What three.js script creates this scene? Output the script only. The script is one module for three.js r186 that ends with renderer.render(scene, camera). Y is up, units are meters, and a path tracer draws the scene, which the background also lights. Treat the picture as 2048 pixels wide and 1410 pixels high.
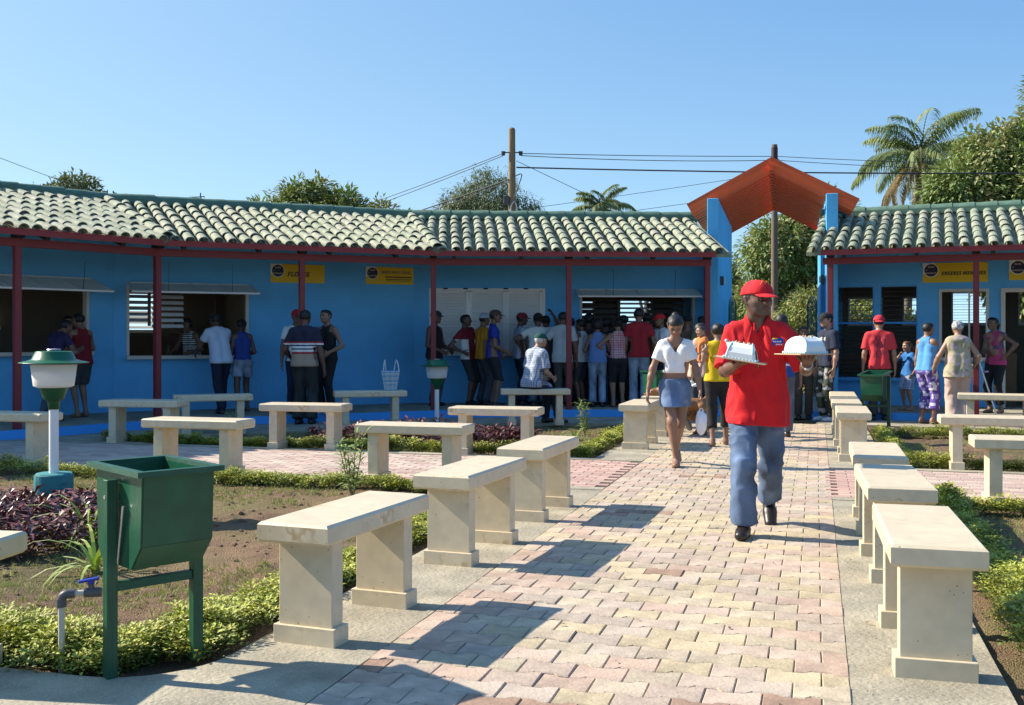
import * as THREE from 'three';
import { mergeGeometries, mergeVertices } from 'three/addons/utils/BufferGeometryUtils.js';
import { RoundedBoxGeometry } from 'three/addons/geometries/RoundedBoxGeometry.js';

// ---------- camera ----------
const scene = new THREE.Scene();
const camera = new THREE.PerspectiveCamera(2 * Math.atan(705 / 2100) * 180 / Math.PI, 2048 / 1410, 0.1, 600);
camera.position.set(0, 1.38, 0);
camera.lookAt(0, 1.38, -10);
camera.setViewOffset(2048, 1410, 0, 33, 2048, 1410);   // lens shift: horizon a little above the middle
camera.updateProjectionMatrix();

// ---------- sun and sky ----------
const SUN = new THREE.Vector3(-0.737, 0.574, -0.357).normalize();
const sun = new THREE.DirectionalLight(new THREE.Color(1.0, 0.90, 0.75), 5.0);
sun.position.copy(SUN).multiplyScalar(60); sun.target.position.set(0, 0, -10);
sun.castShadow = true; sun.shadow.radius = 1.2; sun.shadow.mapSize.set(4096, 4096);
Object.assign(sun.shadow.camera, { left: -30, right: 30, top: 30, bottom: -30, near: 1, far: 140 });
scene.add(sun, sun.target);
{
  const W = 512, H = 256, data = new Float32Array(W * H * 4);
  const d = new THREE.Vector3();
  for (let j = 0; j < H; j++) for (let i = 0; i < W; i++) {
    const th = ((j + 0.5) / H - 0.5) * Math.PI, ph = ((i + 0.5) / W - 0.5) * 2 * Math.PI;
    d.set(Math.cos(th) * Math.cos(ph), Math.sin(th), Math.cos(th) * Math.sin(ph));
    const e = Math.max(0, d.y), k = Math.exp(-e * 5.6), m = d.dot(SUN);
    const g = 0.30 * Math.pow(Math.max(0, m * 0.5 + 0.5), 5) ;          // forward scattering round the sun
    const r = 0.036 + 0.34 * k + g * 0.78, gg = 0.150 + 0.43 * k + g * 0.88, b = 0.385 + 0.30 * k + g * 0.72;
    const o = (j * W + i) * 4; data[o] = r; data[o + 1] = gg; data[o + 2] = b; data[o + 3] = 1;
  }
  const t = new THREE.DataTexture(data, W, H, THREE.RGBAFormat, THREE.FloatType);
  t.mapping = THREE.EquirectangularReflectionMapping; t.magFilter = t.minFilter = THREE.LinearFilter; t.needsUpdate = true;
  scene.background = t; scene.environment = t;
}
const renderer = new THREE.WebGLRenderer({ antialias: true });
renderer.setSize(1024, 705);
renderer.toneMapping = THREE.LinearToneMapping;
renderer.toneMappingExposure = 1.82;
renderer.shadowMap.enabled = true;

// ---------- helpers ----------
let seed = 12345;
const rnd = () => { seed = (seed + 0x6D2B79F5) | 0; let t = Math.imul(seed ^ (seed >>> 15), 1 | seed); t = (t + Math.imul(t ^ (t >>> 7), 61 | t)) ^ t; return ((t ^ (t >>> 14)) >>> 0) / 4294967296; };
const rr = (a, b) => a + (b - a) * rnd();
const hash = (x, y, z) => { let n = Math.imul(x, 374761393) + Math.imul(y, 668265263) + Math.imul(z, 2147483647 ^ 0x5bd1e995) | 0; n = Math.imul(n ^ (n >>> 13), 1274126177); return ((n ^ (n >>> 16)) >>> 0) / 4294967296; };
const sm = t => t * t * (3 - 2 * t), mix = (a, b, t) => a + (b - a) * t, clamp = (x, a, b) => Math.min(b, Math.max(a, x));
function noise3(x, y, z, per = 0) {
  const X = Math.floor(x), Y = Math.floor(y), Z = Math.floor(z), u = sm(x - X), v = sm(y - Y), w = sm(z - Z);
  const p = q => per ? ((q % per) + per) % per : q;
  const c = (i, j, k) => hash(p(X + i), p(Y + j), Z + k);
  return mix(mix(mix(c(0, 0, 0), c(1, 0, 0), u), mix(c(0, 1, 0), c(1, 1, 0), u), v), mix(mix(c(0, 0, 1), c(1, 0, 1), u), mix(c(0, 1, 1), c(1, 1, 1), u), v), w);
}
const fbm = (x, y, z = 0, o = 4, per = 0) => { let s = 0, a = 0.5, f = 1; for (let i = 0; i < o; i++) { s += a * noise3(x * f, y * f, z + i * 7, per * f); a *= 0.5; f *= 2; } return s; };
const lin = c => Math.pow(c, 2.2);
function tex(size, fn, srgb = true, rep = 1) {      // tileable: fn(u, v) -> [r, g, b] in 0..1
  const a = new Uint8Array(size * size * 4);
  for (let j = 0; j < size; j++) for (let i = 0; i < size; i++) { const c = fn(i / size, j / size), o = (j * size + i) * 4; for (let k = 0; k < 3; k++) a[o + k] = clamp((Array.isArray(c) ? c[k] : c) * 255, 0, 255); a[o + 3] = 255; }
  const t = new THREE.DataTexture(a, size, size); t.wrapS = t.wrapT = THREE.RepeatWrapping; t.magFilter = THREE.LinearFilter; t.minFilter = THREE.LinearMipmapLinearFilter; t.generateMipmaps = true;
  t.repeat.set(rep, rep); if (srgb) t.colorSpace = THREE.SRGBColorSpace; t.needsUpdate = true; return t;
}
const again = (t, rep) => { const c = t.clone(); c.repeat.set(rep, rep); c.needsUpdate = true; return c; };
const rgb = (r, g, b) => new THREE.Color().setRGB(r, g, b);
const mat = (r, g, b, rough = 0.8, extra = {}) => new THREE.MeshStandardMaterial({ color: rgb(r, g, b), roughness: rough, ...extra });
const taken = {};
const numbered = n => { const k = (taken[n] = (taken[n] ?? -1) + 1); return k ? n + '_' + String(k).padStart(3, '0') : n; };
function shade(o) { o.traverse(m => { if (m.isMesh) { m.castShadow = true; m.receiveShadow = true; } }); return o; }
function thing(name, label, category, x = 0, y = 0, z = 0, turn = 0, group) {
  const o = new THREE.Group(); o.name = numbered(name); o.position.set(x, y, z); o.rotation.y = turn; o.userData = { label, category }; if (group) o.userData.group = group; scene.add(o); return o;
}
function part(parent, name, geo, m, frame) {
  const o = new THREE.Mesh(geo, m); o.name = name; o.castShadow = o.receiveShadow = true; if (frame) o.applyMatrix4(frame); parent.add(o); return o;
}
function struct(name, geo, m, label, frame) { const o = part(scene, numbered(name), geo, m, frame); o.userData = { kind: 'structure', label, category: name.replace(/_/g, ' ') }; return o; }
const box = (w, h, d, x = 0, y = 0, z = 0) => new THREE.BoxGeometry(w, h, d).translate(x, y, z);
const rbox = (w, h, d, r = 0.005, x = 0, y = 0, z = 0) => new RoundedBoxGeometry(w, h, d, 1, r).translate(x, y, z);
const ni = g => g.index ? g.toNonIndexed() : g;
const merge = list => mergeGeometries(list.map(g => { const q = ni(g); for (const k of Object.keys(q.attributes)) if (!['position', 'normal', 'uv', 'color'].includes(k)) q.deleteAttribute(k); return q; }));
const V = (x, y, z) => new THREE.Vector3(x, y, z);
function bar(a, b, r, r2 = r, seg = 8) {          // round bar from a to b
  const g = new THREE.CylinderGeometry(r2, r, a.distanceTo(b), seg), m = new THREE.Matrix4().makeRotationFromQuaternion(new THREE.Quaternion().setFromUnitVectors(V(0, 1, 0), b.clone().sub(a).normalize()));
  return g.applyMatrix4(m.setPosition(a.clone().add(b).multiplyScalar(0.5)));
}
function flatUV(g, s = 1) { const p = g.attributes.position, n = g.attributes.normal, uv = new Float32Array(p.count * 2);
  for (let i = 0; i < p.count; i++) { const ax = Math.abs(n.getX(i)), ay = Math.abs(n.getY(i)), az = Math.abs(n.getZ(i)); const [a, b] = ay >= ax && ay >= az ? [p.getX(i), p.getZ(i)] : ax >= az ? [p.getZ(i), p.getY(i)] : [p.getX(i), p.getY(i)]; uv[2 * i] = a * s; uv[2 * i + 1] = b * s; }
  g.setAttribute('uv', new THREE.BufferAttribute(uv, 2)); return g; }
function tint(g, fn) { const p = g.attributes.position, c = new Float32Array(p.count * 3); for (let i = 0; i < p.count; i++) { const q = fn(p.getX(i), p.getY(i), p.getZ(i), i); c[3 * i] = q[0]; c[3 * i + 1] = q[1]; c[3 * i + 2] = q[2]; } g.setAttribute('color', new THREE.BufferAttribute(c, 3)); return g; }
// the court's own frame: u metres along the paved path, v to the right of its middle line
const PA = 16.17 * Math.PI / 180, PS = Math.sin(PA), PC = Math.cos(PA);
const UV = (u, v) => [0.355 + u * PS + v * PC, -(4.3 + u * PC - v * PS)];
const courtFrame = new THREE.Matrix4().makeRotationY(-PA).setPosition(0.355, 0, -4.3);   // local x = v, local -z = u
const toUV = (x, z) => { const dx = x - 0.355, dd = -z - 4.3; return [dx * PS + dd * PC, dx * PC - dd * PS]; };

// ---------- materials ----------
const fine = tex(256, (u, v) => { const n = fbm(u * 64, v * 64, 3, 2, 64) / 0.75; return n; }, false);
const stuccoBump = tex(256, (u, v) => fbm(u * 24, v * 24, 5, 4, 24), false, 0.8);
const concreteMap = tex(512, (u, v) => { const n = fbm(u * 8, v * 8, 1, 5, 8), s = hash(Math.floor(u * 512), Math.floor(v * 512), 9), k = 0.60 + 0.22 * (n - 0.45) + 0.16 * (s - 0.5); return [k * 1.0, k * 0.95, k * 0.83]; }, true, 0.7);
const concreteBump = tex(512, (u, v) => fbm(u * 90, v * 90, 2, 2, 90), false, 0.7);
const M = {
  concrete: new THREE.MeshStandardMaterial({ map: concreteMap, bumpMap: concreteBump, bumpScale: 0.006, roughness: 0.95 }),
  sand: mat(0.26, 0.21, 0.155, 1),
  blue: new THREE.MeshStandardMaterial({ color: rgb(0.135, 0.53, 0.96), roughness: 0.75, bumpMap: stuccoBump, bumpScale: 0.006, map: tex(256, (u, v) => { const k = 0.93 + 0.14 * (fbm(u * 6, v * 6, 4, 4, 6) - 0.47); return [k, k, k]; }, true, 0.33) }),
  kerbBlue: mat(0.05, 0.34, 0.82, 0.6, { bumpMap: stuccoBump, bumpScale: 0.003 }),
  red: mat(0.20, 0.018, 0.022, 0.5), fascia: mat(0.27, 0.024, 0.028, 0.55),
  dark: mat(0.02, 0.018, 0.018, 0.7),
  cream: mat(0.62, 0.58, 0.50, 0.6), white: mat(0.82, 0.82, 0.80, 0.45),
  steel: mat(0.45, 0.45, 0.46, 0.4, { metalness: 0.7 }),
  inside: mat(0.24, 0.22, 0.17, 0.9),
  greenBin: new THREE.MeshStandardMaterial({ color: rgb(0.008, 0.095, 0.048), roughness: 0.36, bumpMap: again(fine, 1), bumpScale: 0.0008, map: tex(512, (u, v) => { const n = fbm(u * 7, v * 7, 14, 4, 7), sc = clamp((fbm(u * 60, v * 9, 3, 3, 0) - 0.63) * 9, 0, 1) * clamp((n - 0.46) * 8, 0, 1), k = 0.9 + 0.35 * (n - 0.47); return [mix(k, 1, sc * 0.5), mix(k, 0.95, sc * 0.3), mix(k, 1, sc * 0.5)]; }, true, 1.3) }),
  greenLamp: mat(0.005, 0.10, 0.04, 0.35),
};
{ // marble of the benches: cream with brown veins and pits
  const mk = z => tex(512, (u, v) => { const w = fbm(u * 3, v * 3, z, 4, 3), vein = Math.abs(fbm(u * 5 + w * 1.3, v * 5, z + 20, 4, 0) - 0.47), n = fbm(u * 20, v * 20, z + 3, 3, 20);
    const t = 0.8 * clamp(1 - vein * 44, 0, 1) * clamp((w - 0.47) * 9, 0, 1), k = 0.84 + 0.12 * (n - 0.45) + 0.12 * (w - 0.47); const pit = hash(Math.floor(u * 200), Math.floor(v * 200), z | 0) > 0.9985 ? 0.6 : 1;
    return [k * pit * mix(1, 0.80, t), k * pit * mix(0.965, 0.68, t), k * pit * mix(0.885, 0.50, t)]; }, true, 1);
  M.marbles = [1, 2].map(z => new THREE.MeshPhysicalMaterial({ map: mk(z * 5.3), roughness: 0.42, color: rgb(0.95, 0.87, 0.74), bumpMap: again(fine, 2), bumpScale: 0.0001 }));
}
{ // painted clay roof tiles, four tones
  const m = tex(256, (u, v) => { const a = fbm(u * 6, v * 6, 8, 4, 6), b = fbm(u * 18, v * 18, 2, 3, 18); const k = 0.86 + 0.22 * (a - 0.47) + 0.16 * (b - 0.44); const wear = clamp((fbm(u * 9, v * 9, 31, 3, 9) - 0.58) * 3, 0, 0.5); return [mix(k, 0.85, wear), mix(k, 0.66, wear * 0.8), mix(k, 0.72, wear * 0.8)]; }, true, 1.7);
  M.tiles = [[0.375, 0.405, 0.285], [0.40, 0.42, 0.305], [0.35, 0.39, 0.275], [0.41, 0.415, 0.315]].map(c => new THREE.MeshStandardMaterial({ color: rgb(...c), roughness: 0.8, map: m, bumpMap: again(fine, 2), bumpScale: 0.002 }));
  M.ridge = new THREE.MeshStandardMaterial({ color: rgb(0.13, 0.24, 0.17), roughness: 0.8, map: m });
  M.mortar = mat(0.30, 0.29, 0.22, 0.95, { bumpMap: concreteBump, bumpScale: 0.02 });
  M.roofBed = new THREE.MeshStandardMaterial({ color: rgb(0.30, 0.33, 0.22), roughness: 0.9, map: m });
}
// ================= the ground =================
{
  const g = new THREE.PlaneGeometry(500, 500).rotateX(-Math.PI / 2).translate(0, -0.25, -60); flatUV(g);
  struct('ground', g, mat(0.19, 0.15, 0.10, 1, { map: tex(256, (u, v) => { const k = 0.75 + 0.5 * (fbm(u * 8, v * 8, 6, 4, 8) - 0.47); return [k, k, k]; }, true, 0.1) }), 'dry brown earth lying all round the blue buildings');
}
const soilHeight = (x, z) => -0.035 + 0.05 * (fbm(x * 1.3 + 40, z * 1.3 + 40, 1, 3) - 0.45) + 0.06 * (fbm(x * 9 + 90, z * 9 + 90, 4, 3) - 0.45);
{ // planting bed soil: one lumpy sheet under the paving
  const g = new THREE.PlaneGeometry(25, 22, 500, 440).rotateX(-Math.PI / 2).translate(0.5, 0, -8.5), p = g.attributes.position;
  for (let i = 0; i < p.count; i++) p.setY(i, soilHeight(p.getX(i), p.getZ(i)));
  g.computeVertexNormals(); flatUV(g);
  tint(g, (x, y, z) => { const a = fbm(x * 1.1 + 11, z * 1.1 + 7, 3, 4), b = fbm(x * 14, z * 14, 9, 2), gr = clamp((fbm(x * 0.8 + 3, z * 0.8 + 60, 12, 4) - 0.47) * 6, 0, 1) * 0.5, k = 0.8 + 0.9 * (a - 0.45) + 0.5 * (b - 0.4); return [mix(0.22 * k, 0.17 * k, gr), mix(0.135 * k, 0.17 * k, gr), mix(0.075 * k, 0.055 * k, gr)]; });
  struct('planting_bed_soil', g, new THREE.MeshStandardMaterial({ vertexColors: true, roughness: 1, bumpMap: again(concreteBump, 2), bumpScale: 0.02 }), 'lumpy brown soil of the planting beds between the paths');
}
const slab = (u0, u1, v0, v1, top, th = 0.16) => flatUV(box(v1 - v0, th, u1 - u0, (v0 + v1) / 2, top - th / 2, -(u0 + u1) / 2));
function corner(list, top, th = 0.16) {        // polygon in (u, v), rounded outlines allowed
  const s = new THREE.Shape(list.map(([u, v]) => new THREE.Vector2(v, u)));
  return flatUV(new THREE.ExtrudeGeometry(s, { depth: th, bevelEnabled: false, steps: 1 }).rotateX(-Math.PI / 2).translate(0, top - th, 0));
}
{ // concrete borders on both sides of the path, where the benches stand
  const arc = []; for (let i = 0; i <= 8; i++) { const a = i / 8 * Math.PI / 2; arc.push([-0.62 + 0.42 * (1 - Math.cos(a)), -2.0 + 0.42 * Math.sin(a)]); }
  const left = corner([[-5, -14], [-5, -0.985], [5.1, -0.985], [5.1, -1.58], [-0.2, -1.58], ...arc.slice().reverse(), [-0.62, -14]], 0.0);
  struct('concrete_border', left, M.concrete, 'rough concrete strip left of the paved path carrying three marble benches', courtFrame);
  struct('concrete_border', slab(-5, 5.1, 0.985, 1.58, 0), M.concrete, 'rough concrete strip right of the paved path under the nearest benches', courtFrame);
  struct('concrete_border', slab(7.3, 13.0, -1.55, -0.985, 0), M.concrete, 'far concrete strip left of the path towards the gate', courtFrame);
  struct('concrete_border', slab(7.3, 13.0, 0.985, 1.58, 0), M.concrete, 'far concrete strip right of the path towards the gate', courtFrame);
}
// small block paving of the crossing paths
const crossTones = [[0.50, 0.37, 0.31], [0.54, 0.41, 0.34], [0.47, 0.35, 0.30], [0.52, 0.42, 0.34], [0.44, 0.31, 0.26]];
function crossPath(name, label, v0, v1, pinkAt) {
  const base = struct(name, merge([slab(5.1, 7.3, v0, v1, -0.012), slab(5.0, 5.16, v0, v1, 0.006), slab(7.24, 7.4, v0, v1, 0.006)]), M.concrete, label, courtFrame);
  const w = 0.21, d = 0.105, cols = Math.floor((v1 - v0) / w), rows = Math.floor(2.08 / d);
  const im = new THREE.InstancedMesh(rbox(w - 0.007, 0.03, d - 0.007, 0.004), mat(1, 1, 1, 0.9, { bumpMap: fine, bumpScale: 0.002 }), cols * rows);
  const m = new THREE.Matrix4(), c = new THREE.Color(); let n = 0;
  for (let j = 0; j < rows; j++) for (let i = 0; i < cols; i++) {
    const x = v0 + (i + 0.5 + (j % 2) * 0.5 - 0.25) * w; m.makeTranslation(x, -0.006 + rr(-0.002, 0.002), -(5.16 + (j + 0.5) * d)); im.setMatrixAt(n, m);
    const pink = Math.abs(x - pinkAt) < 0.42, t = crossTones[Math.floor(rnd() * 5)], k = rr(0.9, 1.08) * (0.88 + 0.25 * fbm(x * 1.5, j * 0.2, 4, 2)); c.setRGB(t[0] * k * (pink ? 1.0 : 1.02), t[1] * k * (pink ? 0.88 : 1.03), t[2] * k * (pink ? 0.86 : 1.03)); im.setColorAt(n++, c);
  }
  im.name = 'small_paving_blocks'; im.userData = { kind: 'stuff' }; im.castShadow = im.receiveShadow = true; base.add(im);
}
crossPath('cross_path', 'pinkish block paved path crossing to the left between facing marble benches', -13, -0.985, -1.42);
crossPath('cross_path', 'pinkish block paved path crossing to the right between facing marble benches', 0.985, 8, 1.42);

// the main path: interlocking dumb-bell pavers
{
  const bed = struct('paved_path', slab(-5, 13.1, -1.0, 1.0, -0.018), M.sand, 'walkway of cream, pink and grey interlocking pavers leading to the gate', courtFrame);
  const a = 0.1075, b1 = 0.089, b2 = 0.066, P = 0.2185, R = 0.158;
  const full = [[-a, -b1], [-0.064, -b1], [-0.044, -b2], [0.044, -b2], [0.064, -b1], [a, -b1]], fullOut = [...full, ...full.map(([x, y]) => [-x, -y])];
  const right = [[0.0025, -b2], [0.044, -b2], [0.064, -b1], [a, -b1], [a, b1], [0.064, b1], [0.044, b2], [0.0025, b2]].map(([x, y]) => [x - 0.054, y]);
  const left = right.map(([x, y]) => [-x, y]).reverse();
  function paver(out, uvo) {       // outline -> bevelled block, top at y = 0
    const ins = out.map(([x, y]) => { return [x - Math.sign(x) * 0.004, y - Math.sign(y) * 0.005]; });
    const pos = [], put = (p, y) => pos.push(p[0], y, -p[1]);
    const tri = THREE.ShapeUtils.triangulateShape(out.map(p => new THREE.Vector2(...p)), []);
    for (const t of tri) for (const k of t) put(ins[k], 0);
    for (let i = 0; i < out.length; i++) { const j = (i + 1) % out.length; const A = out[i], B = out[j], a2 = ins[i], b2_ = ins[j];
      put(A, -0.005); put(B, -0.005); put(b2_, 0); put(A, -0.005); put(b2_, 0); put(a2, 0);
      put(A, -0.035); put(B, -0.035); put(B, -0.005); put(A, -0.035); put(B, -0.005); put(A, -0.005); }
    const g = new THREE.BufferGeometry(); g.setAttribute('position', new THREE.Float32BufferAttribute(pos, 3)); g.computeVertexNormals(); flatUV(g);
    const u = g.attributes.uv; for (let i = 0; i < u.count; i++) u.setXY(i, u.getX(i) + uvo[0], u.getY(i) + uvo[1]); return g;
  }
  const variants = k => [fullOut, left, right].map(o => paver(o, [k * 0.37, k * 0.61]));
  const G = [0, 1, 2, 3].map(variants);
  const pm = tex(512, (u, v) => { const n = fbm(u * 14, v * 14, 2, 4, 14), w = fbm(u * 4, v * 4, 9, 3, 4), s = hash(Math.floor(u * 512), Math.floor(v * 512), 2), k = 0.86 + 0.30 * (n - 0.46) + 0.22 * (w - 0.45) + 0.10 * (s - 0.5); return [k, k * (0.995), k * 0.985]; }, true, 1.0);
  const tones = [[0.62, 0.52, 0.33], [0.60, 0.52, 0.38], [0.56, 0.45, 0.37], [0.57, 0.41, 0.33], [0.54, 0.46, 0.39], [0.59, 0.50, 0.38], [0.60, 0.47, 0.39], [0.44, 0.29, 0.21]];
  for (let i = 0; i < 7; i++) tones[i] = tones[i].map((c, k) => mix(c, [0.595, 0.475, 0.355][k], 0.30)); const pms = tones.map(t => new THREE.MeshStandardMaterial({ color: rgb(...t), map: pm, roughness: 0.9, bumpMap: again(fine, 1.5), bumpScale: 0.002 }));
  const rest = []; let n = 0;
  for (let r = 0; r < 88; r++) {
    const u = -0.95 + r * R, odd = r % 2;
    for (let i = 0; i < (odd ? 10 : 9); i++) {
      let kind = 0, v = -0.98 + (i + 0.5) * P;
      if (odd) { v = -0.98 + i * P; if (i === 0) { kind = 2; v += 0.054; } if (i === 9) { kind = 1; v -= 0.054; } }
      // pinker near both edges and in patches, brown where the path is stained at its near left end
      const e = Math.abs(v) / 0.98, q = fbm(u * 0.9 + 5, v * 1.2 + 9, 2, 3) + rr(-0.3, 0.3) + 0.16 * e * e;
      let t = q < 0.36 ? 0 : q < 0.46 ? 1 : q < 0.53 ? 5 : q < 0.60 ? 6 : q < 0.68 ? 2 : q < 0.76 ? 4 : 3;
      if (fbm(u * 1.3 + 30, v * 1.5, 8, 3) + rr(-0.13, 0.13) > 0.76 || (u < -0.1 && fbm(u * 2 + 3, v * 2 + 8, 5, 3) + rr(-0.2, 0.2) > 0.60)) t = 7;
      const g = G[Math.floor(rnd() * 4)][kind], y = 0.004 + rr(-0.003, 0.003), tx = rr(-0.012, 0.012), tz = rr(-0.012, 0.012), ry = rr(-0.015, 0.015);
      if (n < 306) { const o = part(bed, n ? 'paver_' + String(n).padStart(3, '0') : 'paver', g, pms[t]); o.position.set(v, y, -u); o.rotation.set(tx, ry, tz); n++; }
      else { const q2 = g.clone().applyMatrix4(new THREE.Matrix4().makeRotationFromEuler(new THREE.Euler(tx, ry, tz)).setPosition(v, y, -u)); const tc = tones[t]; tint(q2, () => tc); rest.push(q2); }
    }
  }
  const o = part(bed, 'far_pavers', merge(rest), new THREE.MeshStandardMaterial({ vertexColors: true, map: pm, roughness: 0.9 })); o.userData = { kind: 'stuff' };
}
// ================= the market building =================
const D2R = Math.PI / 180;
const frameOf = (x, d, deg) => new THREE.Matrix4().makeRotationY(deg * D2R).setPosition(x, 0, -d);   // local x along the facade, -z into the building
const EAVE = -0.38, WALL = 1.9, RIDGE = 2.35, BACKW = 5.2, BACKE = 5.7, EAVEY = 2.80, RIDGEY = 3.66, FLOOR = 0.12;
const roofY = n => n < RIDGE ? EAVEY + (n - EAVE) / (RIDGE - EAVE) * (RIDGEY - EAVEY) : RIDGEY - (n - RIDGE) * 0.31;
const facets = {
  A: { f: [-8.08, 12.43, 52], L: 4.4, t0: 0.0, t1: Math.tan(12.75 * D2R), posts: [0.05, 2.25, 4.4] },
  B: { f: [-5.3675, 15.893, 26.5], L: 4.5, t0: Math.tan(12.75 * D2R), t1: Math.tan(11.5 * D2R), posts: [2.22] },
  C: { f: [-1.34, 17.9, 3.5], L: 4.73, t0: Math.tan(11.5 * D2R), t1: 0.0, posts: [0, 2.32, 4.73] },
  D: { f: [5.378, 17.73, -22], L: 4.6, t0: 0.0, t1: 0.0, posts: [0, 2.25, 4.5] },
};
for (const k in facets) facets[k].m = frameOf(...facets[k].f);
const ends = (F, n, x0 = 0, x1 = 0) => [(F.t0 ? -n * F.t0 : -x0), (F.t1 ? F.L + n * F.t1 : F.L + x1)];
function quadStrip(F, n0, n1, y0, y1, th, x0, x1) {   // mitred slab between two distances from the post line
  const [a0, b0] = ends(F, n0, x0, x1), [a1, b1] = ends(F, n1, x0, x1);
  const s = new THREE.Shape([[a0, n0], [b0, n0], [b1, n1], [a1, n1]].map(p => new THREE.Vector2(...p)));
  const g = new THREE.ExtrudeGeometry(s, { depth: th, bevelEnabled: false }).rotateX(-Math.PI / 2), p = g.attributes.position;
  for (let i = 0; i < p.count; i++) { const n = -p.getZ(i), t = (n - n0) / (n1 - n0); p.setY(i, p.getY(i) - th + mix(y0, y1, t)); }
  g.computeVertexNormals(); return flatUV(g);
}
const tileGeo = [0, 1, 2].map(k => {   // one barrel tile: half pipe, wider at its lower end; local z+ is down-slope
  const L = 0.46, seg = 7, pos = [], th = 0.014;
  const ring = (r, z, y0) => { const a = []; for (let i = 0; i <= seg; i++) { const q = Math.PI * (i / seg); a.push([Math.cos(q) * r, Math.sin(q) * r * 0.86 + y0, z]); } return a; };
  const A = ring(0.064, -L / 2, 0.004), B = ring(0.079 + k * 0.002, L / 2, 0.010), b = ring(0.079 + k * 0.002 - th, L / 2, 0.010), a = ring(0.064 - th, -L / 2, 0.004);
  const quad = (p, q, r, s) => pos.push(...p, ...q, ...r, ...p, ...r, ...s);
  for (let i = 0; i < seg; i++) { quad(A[i], B[i], B[i + 1], A[i + 1]); quad(B[i], b[i], b[i + 1], B[i + 1]); quad(a[i + 1], b[i + 1], b[i], a[i]); }
  let g = new THREE.BufferGeometry(); g.setAttribute('position', new THREE.Float32BufferAttribute(pos, 3)); g = mergeVertices(g); g = ni(g); g.computeVertexNormals();
  const p = g.attributes.position, uv = []; for (let i = 0; i < p.count; i++) uv.push(p.getX(i) * 1.4 + k * 0.31, p.getZ(i) + k * 0.47); g.setAttribute('uv', new THREE.Float32BufferAttribute(uv, 2)); return g;
});
const slopeA = Math.atan2(RIDGEY - EAVEY, RIDGE - EAVE), slopeL = Math.hypot(RIDGEY - EAVEY, RIDGE - EAVE);
function roofOf(b, F, x0, x1, hipAt1) {
  const bed = part(b, 'roof', merge([quadStrip(F, EAVE + 0.05, RIDGE, EAVEY - 0.02, RIDGEY - 0.02, 0.06, x0, x1), quadStrip(F, RIDGE + 0.002, BACKE, RIDGEY - 0.02, roofY(BACKE) - 0.02, 0.06, x0, x1)]), M.roofBed, F.m);
  // channels between the barrel rows
  const pitch = 0.213, rows = 7, expo = (slopeL + 0.02) / rows; let first = true;
  const sMin = Math.min(ends(F, EAVE, x0, x1)[0], ends(F, RIDGE, x0, x1)[0]), sMax = Math.max(ends(F, EAVE, x0, x1)[1], ends(F, RIDGE, x0, x1)[1]);
  const cols = Math.ceil((sMax - sMin) / pitch), off = (sMax - sMin - cols * pitch) / 2 + (F.t0 ? 0 : 0.02);
  for (let c = 0; c < cols; c++) for (let r = 0; r < rows; r++) {
    const along = (r + 0.5) * expo - 0.03, n = EAVE + along * Math.cos(slopeA), s = sMin + off + (c + 0.5) * pitch;
    const [e0, e1] = ends(F, n, x0, x1); if (s < e0 + (F.t0 ? -0.02 : 0.03) || s > e1 + (F.t1 ? 0.02 : -0.03)) continue;
    const o = part(bed, 'roof_tile', tileGeo[(c * 3 + r * 5 + Math.floor(rnd() * 2)) % 3], M.tiles[Math.floor(rnd() * 3.6)]);
    o.position.set(s + rr(-0.011, 0.011), EAVEY + along * Math.sin(slopeA) + 0.004 + rr(0, 0.012), -n + rr(-0.02, 0.02)); o.rotation.set(slopeA - 0.012 + rr(-0.02, 0.02), rr(-0.045, 0.045), rr(-0.05, 0.05), 'YXZ');
  }
  const pans = []; for (let c = 0; c <= cols; c++) { const s = sMin + off + c * pitch; for (let r = 0; r < 14; r++) { const along = (r + 0.5) * slopeL / 14, n = EAVE + along * Math.cos(slopeA), [e0, e1] = ends(F, n, x0, x1); if (s < e0 + 0.04 || s > e1 - 0.04) continue;
    const g = new THREE.CylinderGeometry(0.062, 0.058, slopeL / 14 + 0.01, 6, 1, true, Math.PI * 0.5, Math.PI).rotateX(Math.PI / 2).rotateZ(-Math.PI / 2 * 0 + Math.PI / 2); pans.push(box(0.012, 0.012, slopeL / 14 * 1.02).rotateX(slopeA).translate(s - 0.05, EAVEY + along * Math.sin(slopeA) + 0.004, -n), box(0.012, 0.012, slopeL / 14 * 1.02).rotateX(slopeA).translate(s + 0.05, EAVEY + along * Math.sin(slopeA) + 0.004, -n)); } }
  const pn = part(bed, 'tile_channels', merge(pans), M.tiles[2]); pn.userData = { kind: 'stuff' };
  // ridge of dark green cap tiles
  const [r0, r1] = ends(F, RIDGE, x0, x1), rg = new THREE.CylinderGeometry(0.12, 0.135, 0.43, 10, 1, false, -Math.PI / 2, Math.PI).rotateZ(Math.PI / 2).rotateX(0), nR = Math.round((r1 - r0) / 0.38);
  rg.rotateX(Math.PI); // open side down
  const test = rg.attributes.position; let up = 0; for (let i = 0; i < test.count; i++) up += test.getY(i); if (up < 0) rg.rotateX(Math.PI);
  for (let i = 0; i < nR; i++) { const o = part(bed, 'ridge_tile', rg, M.ridge); o.position.set(r0 + (i + 0.5) * (r1 - r0) / nR, RIDGEY + 0.02 + rr(-0.006, 0.006), -RIDGE); o.rotation.set(rr(-0.02, 0.02), rr(-0.02, 0.02), rr(-0.012, 0.012)); }
  part(b, 'ridge_mortar', box(r1 - r0, 0.10, 0.3, (r0 + r1) / 2, RIDGEY + 0.012, -RIDGE), M.ridge, F.m);
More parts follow.
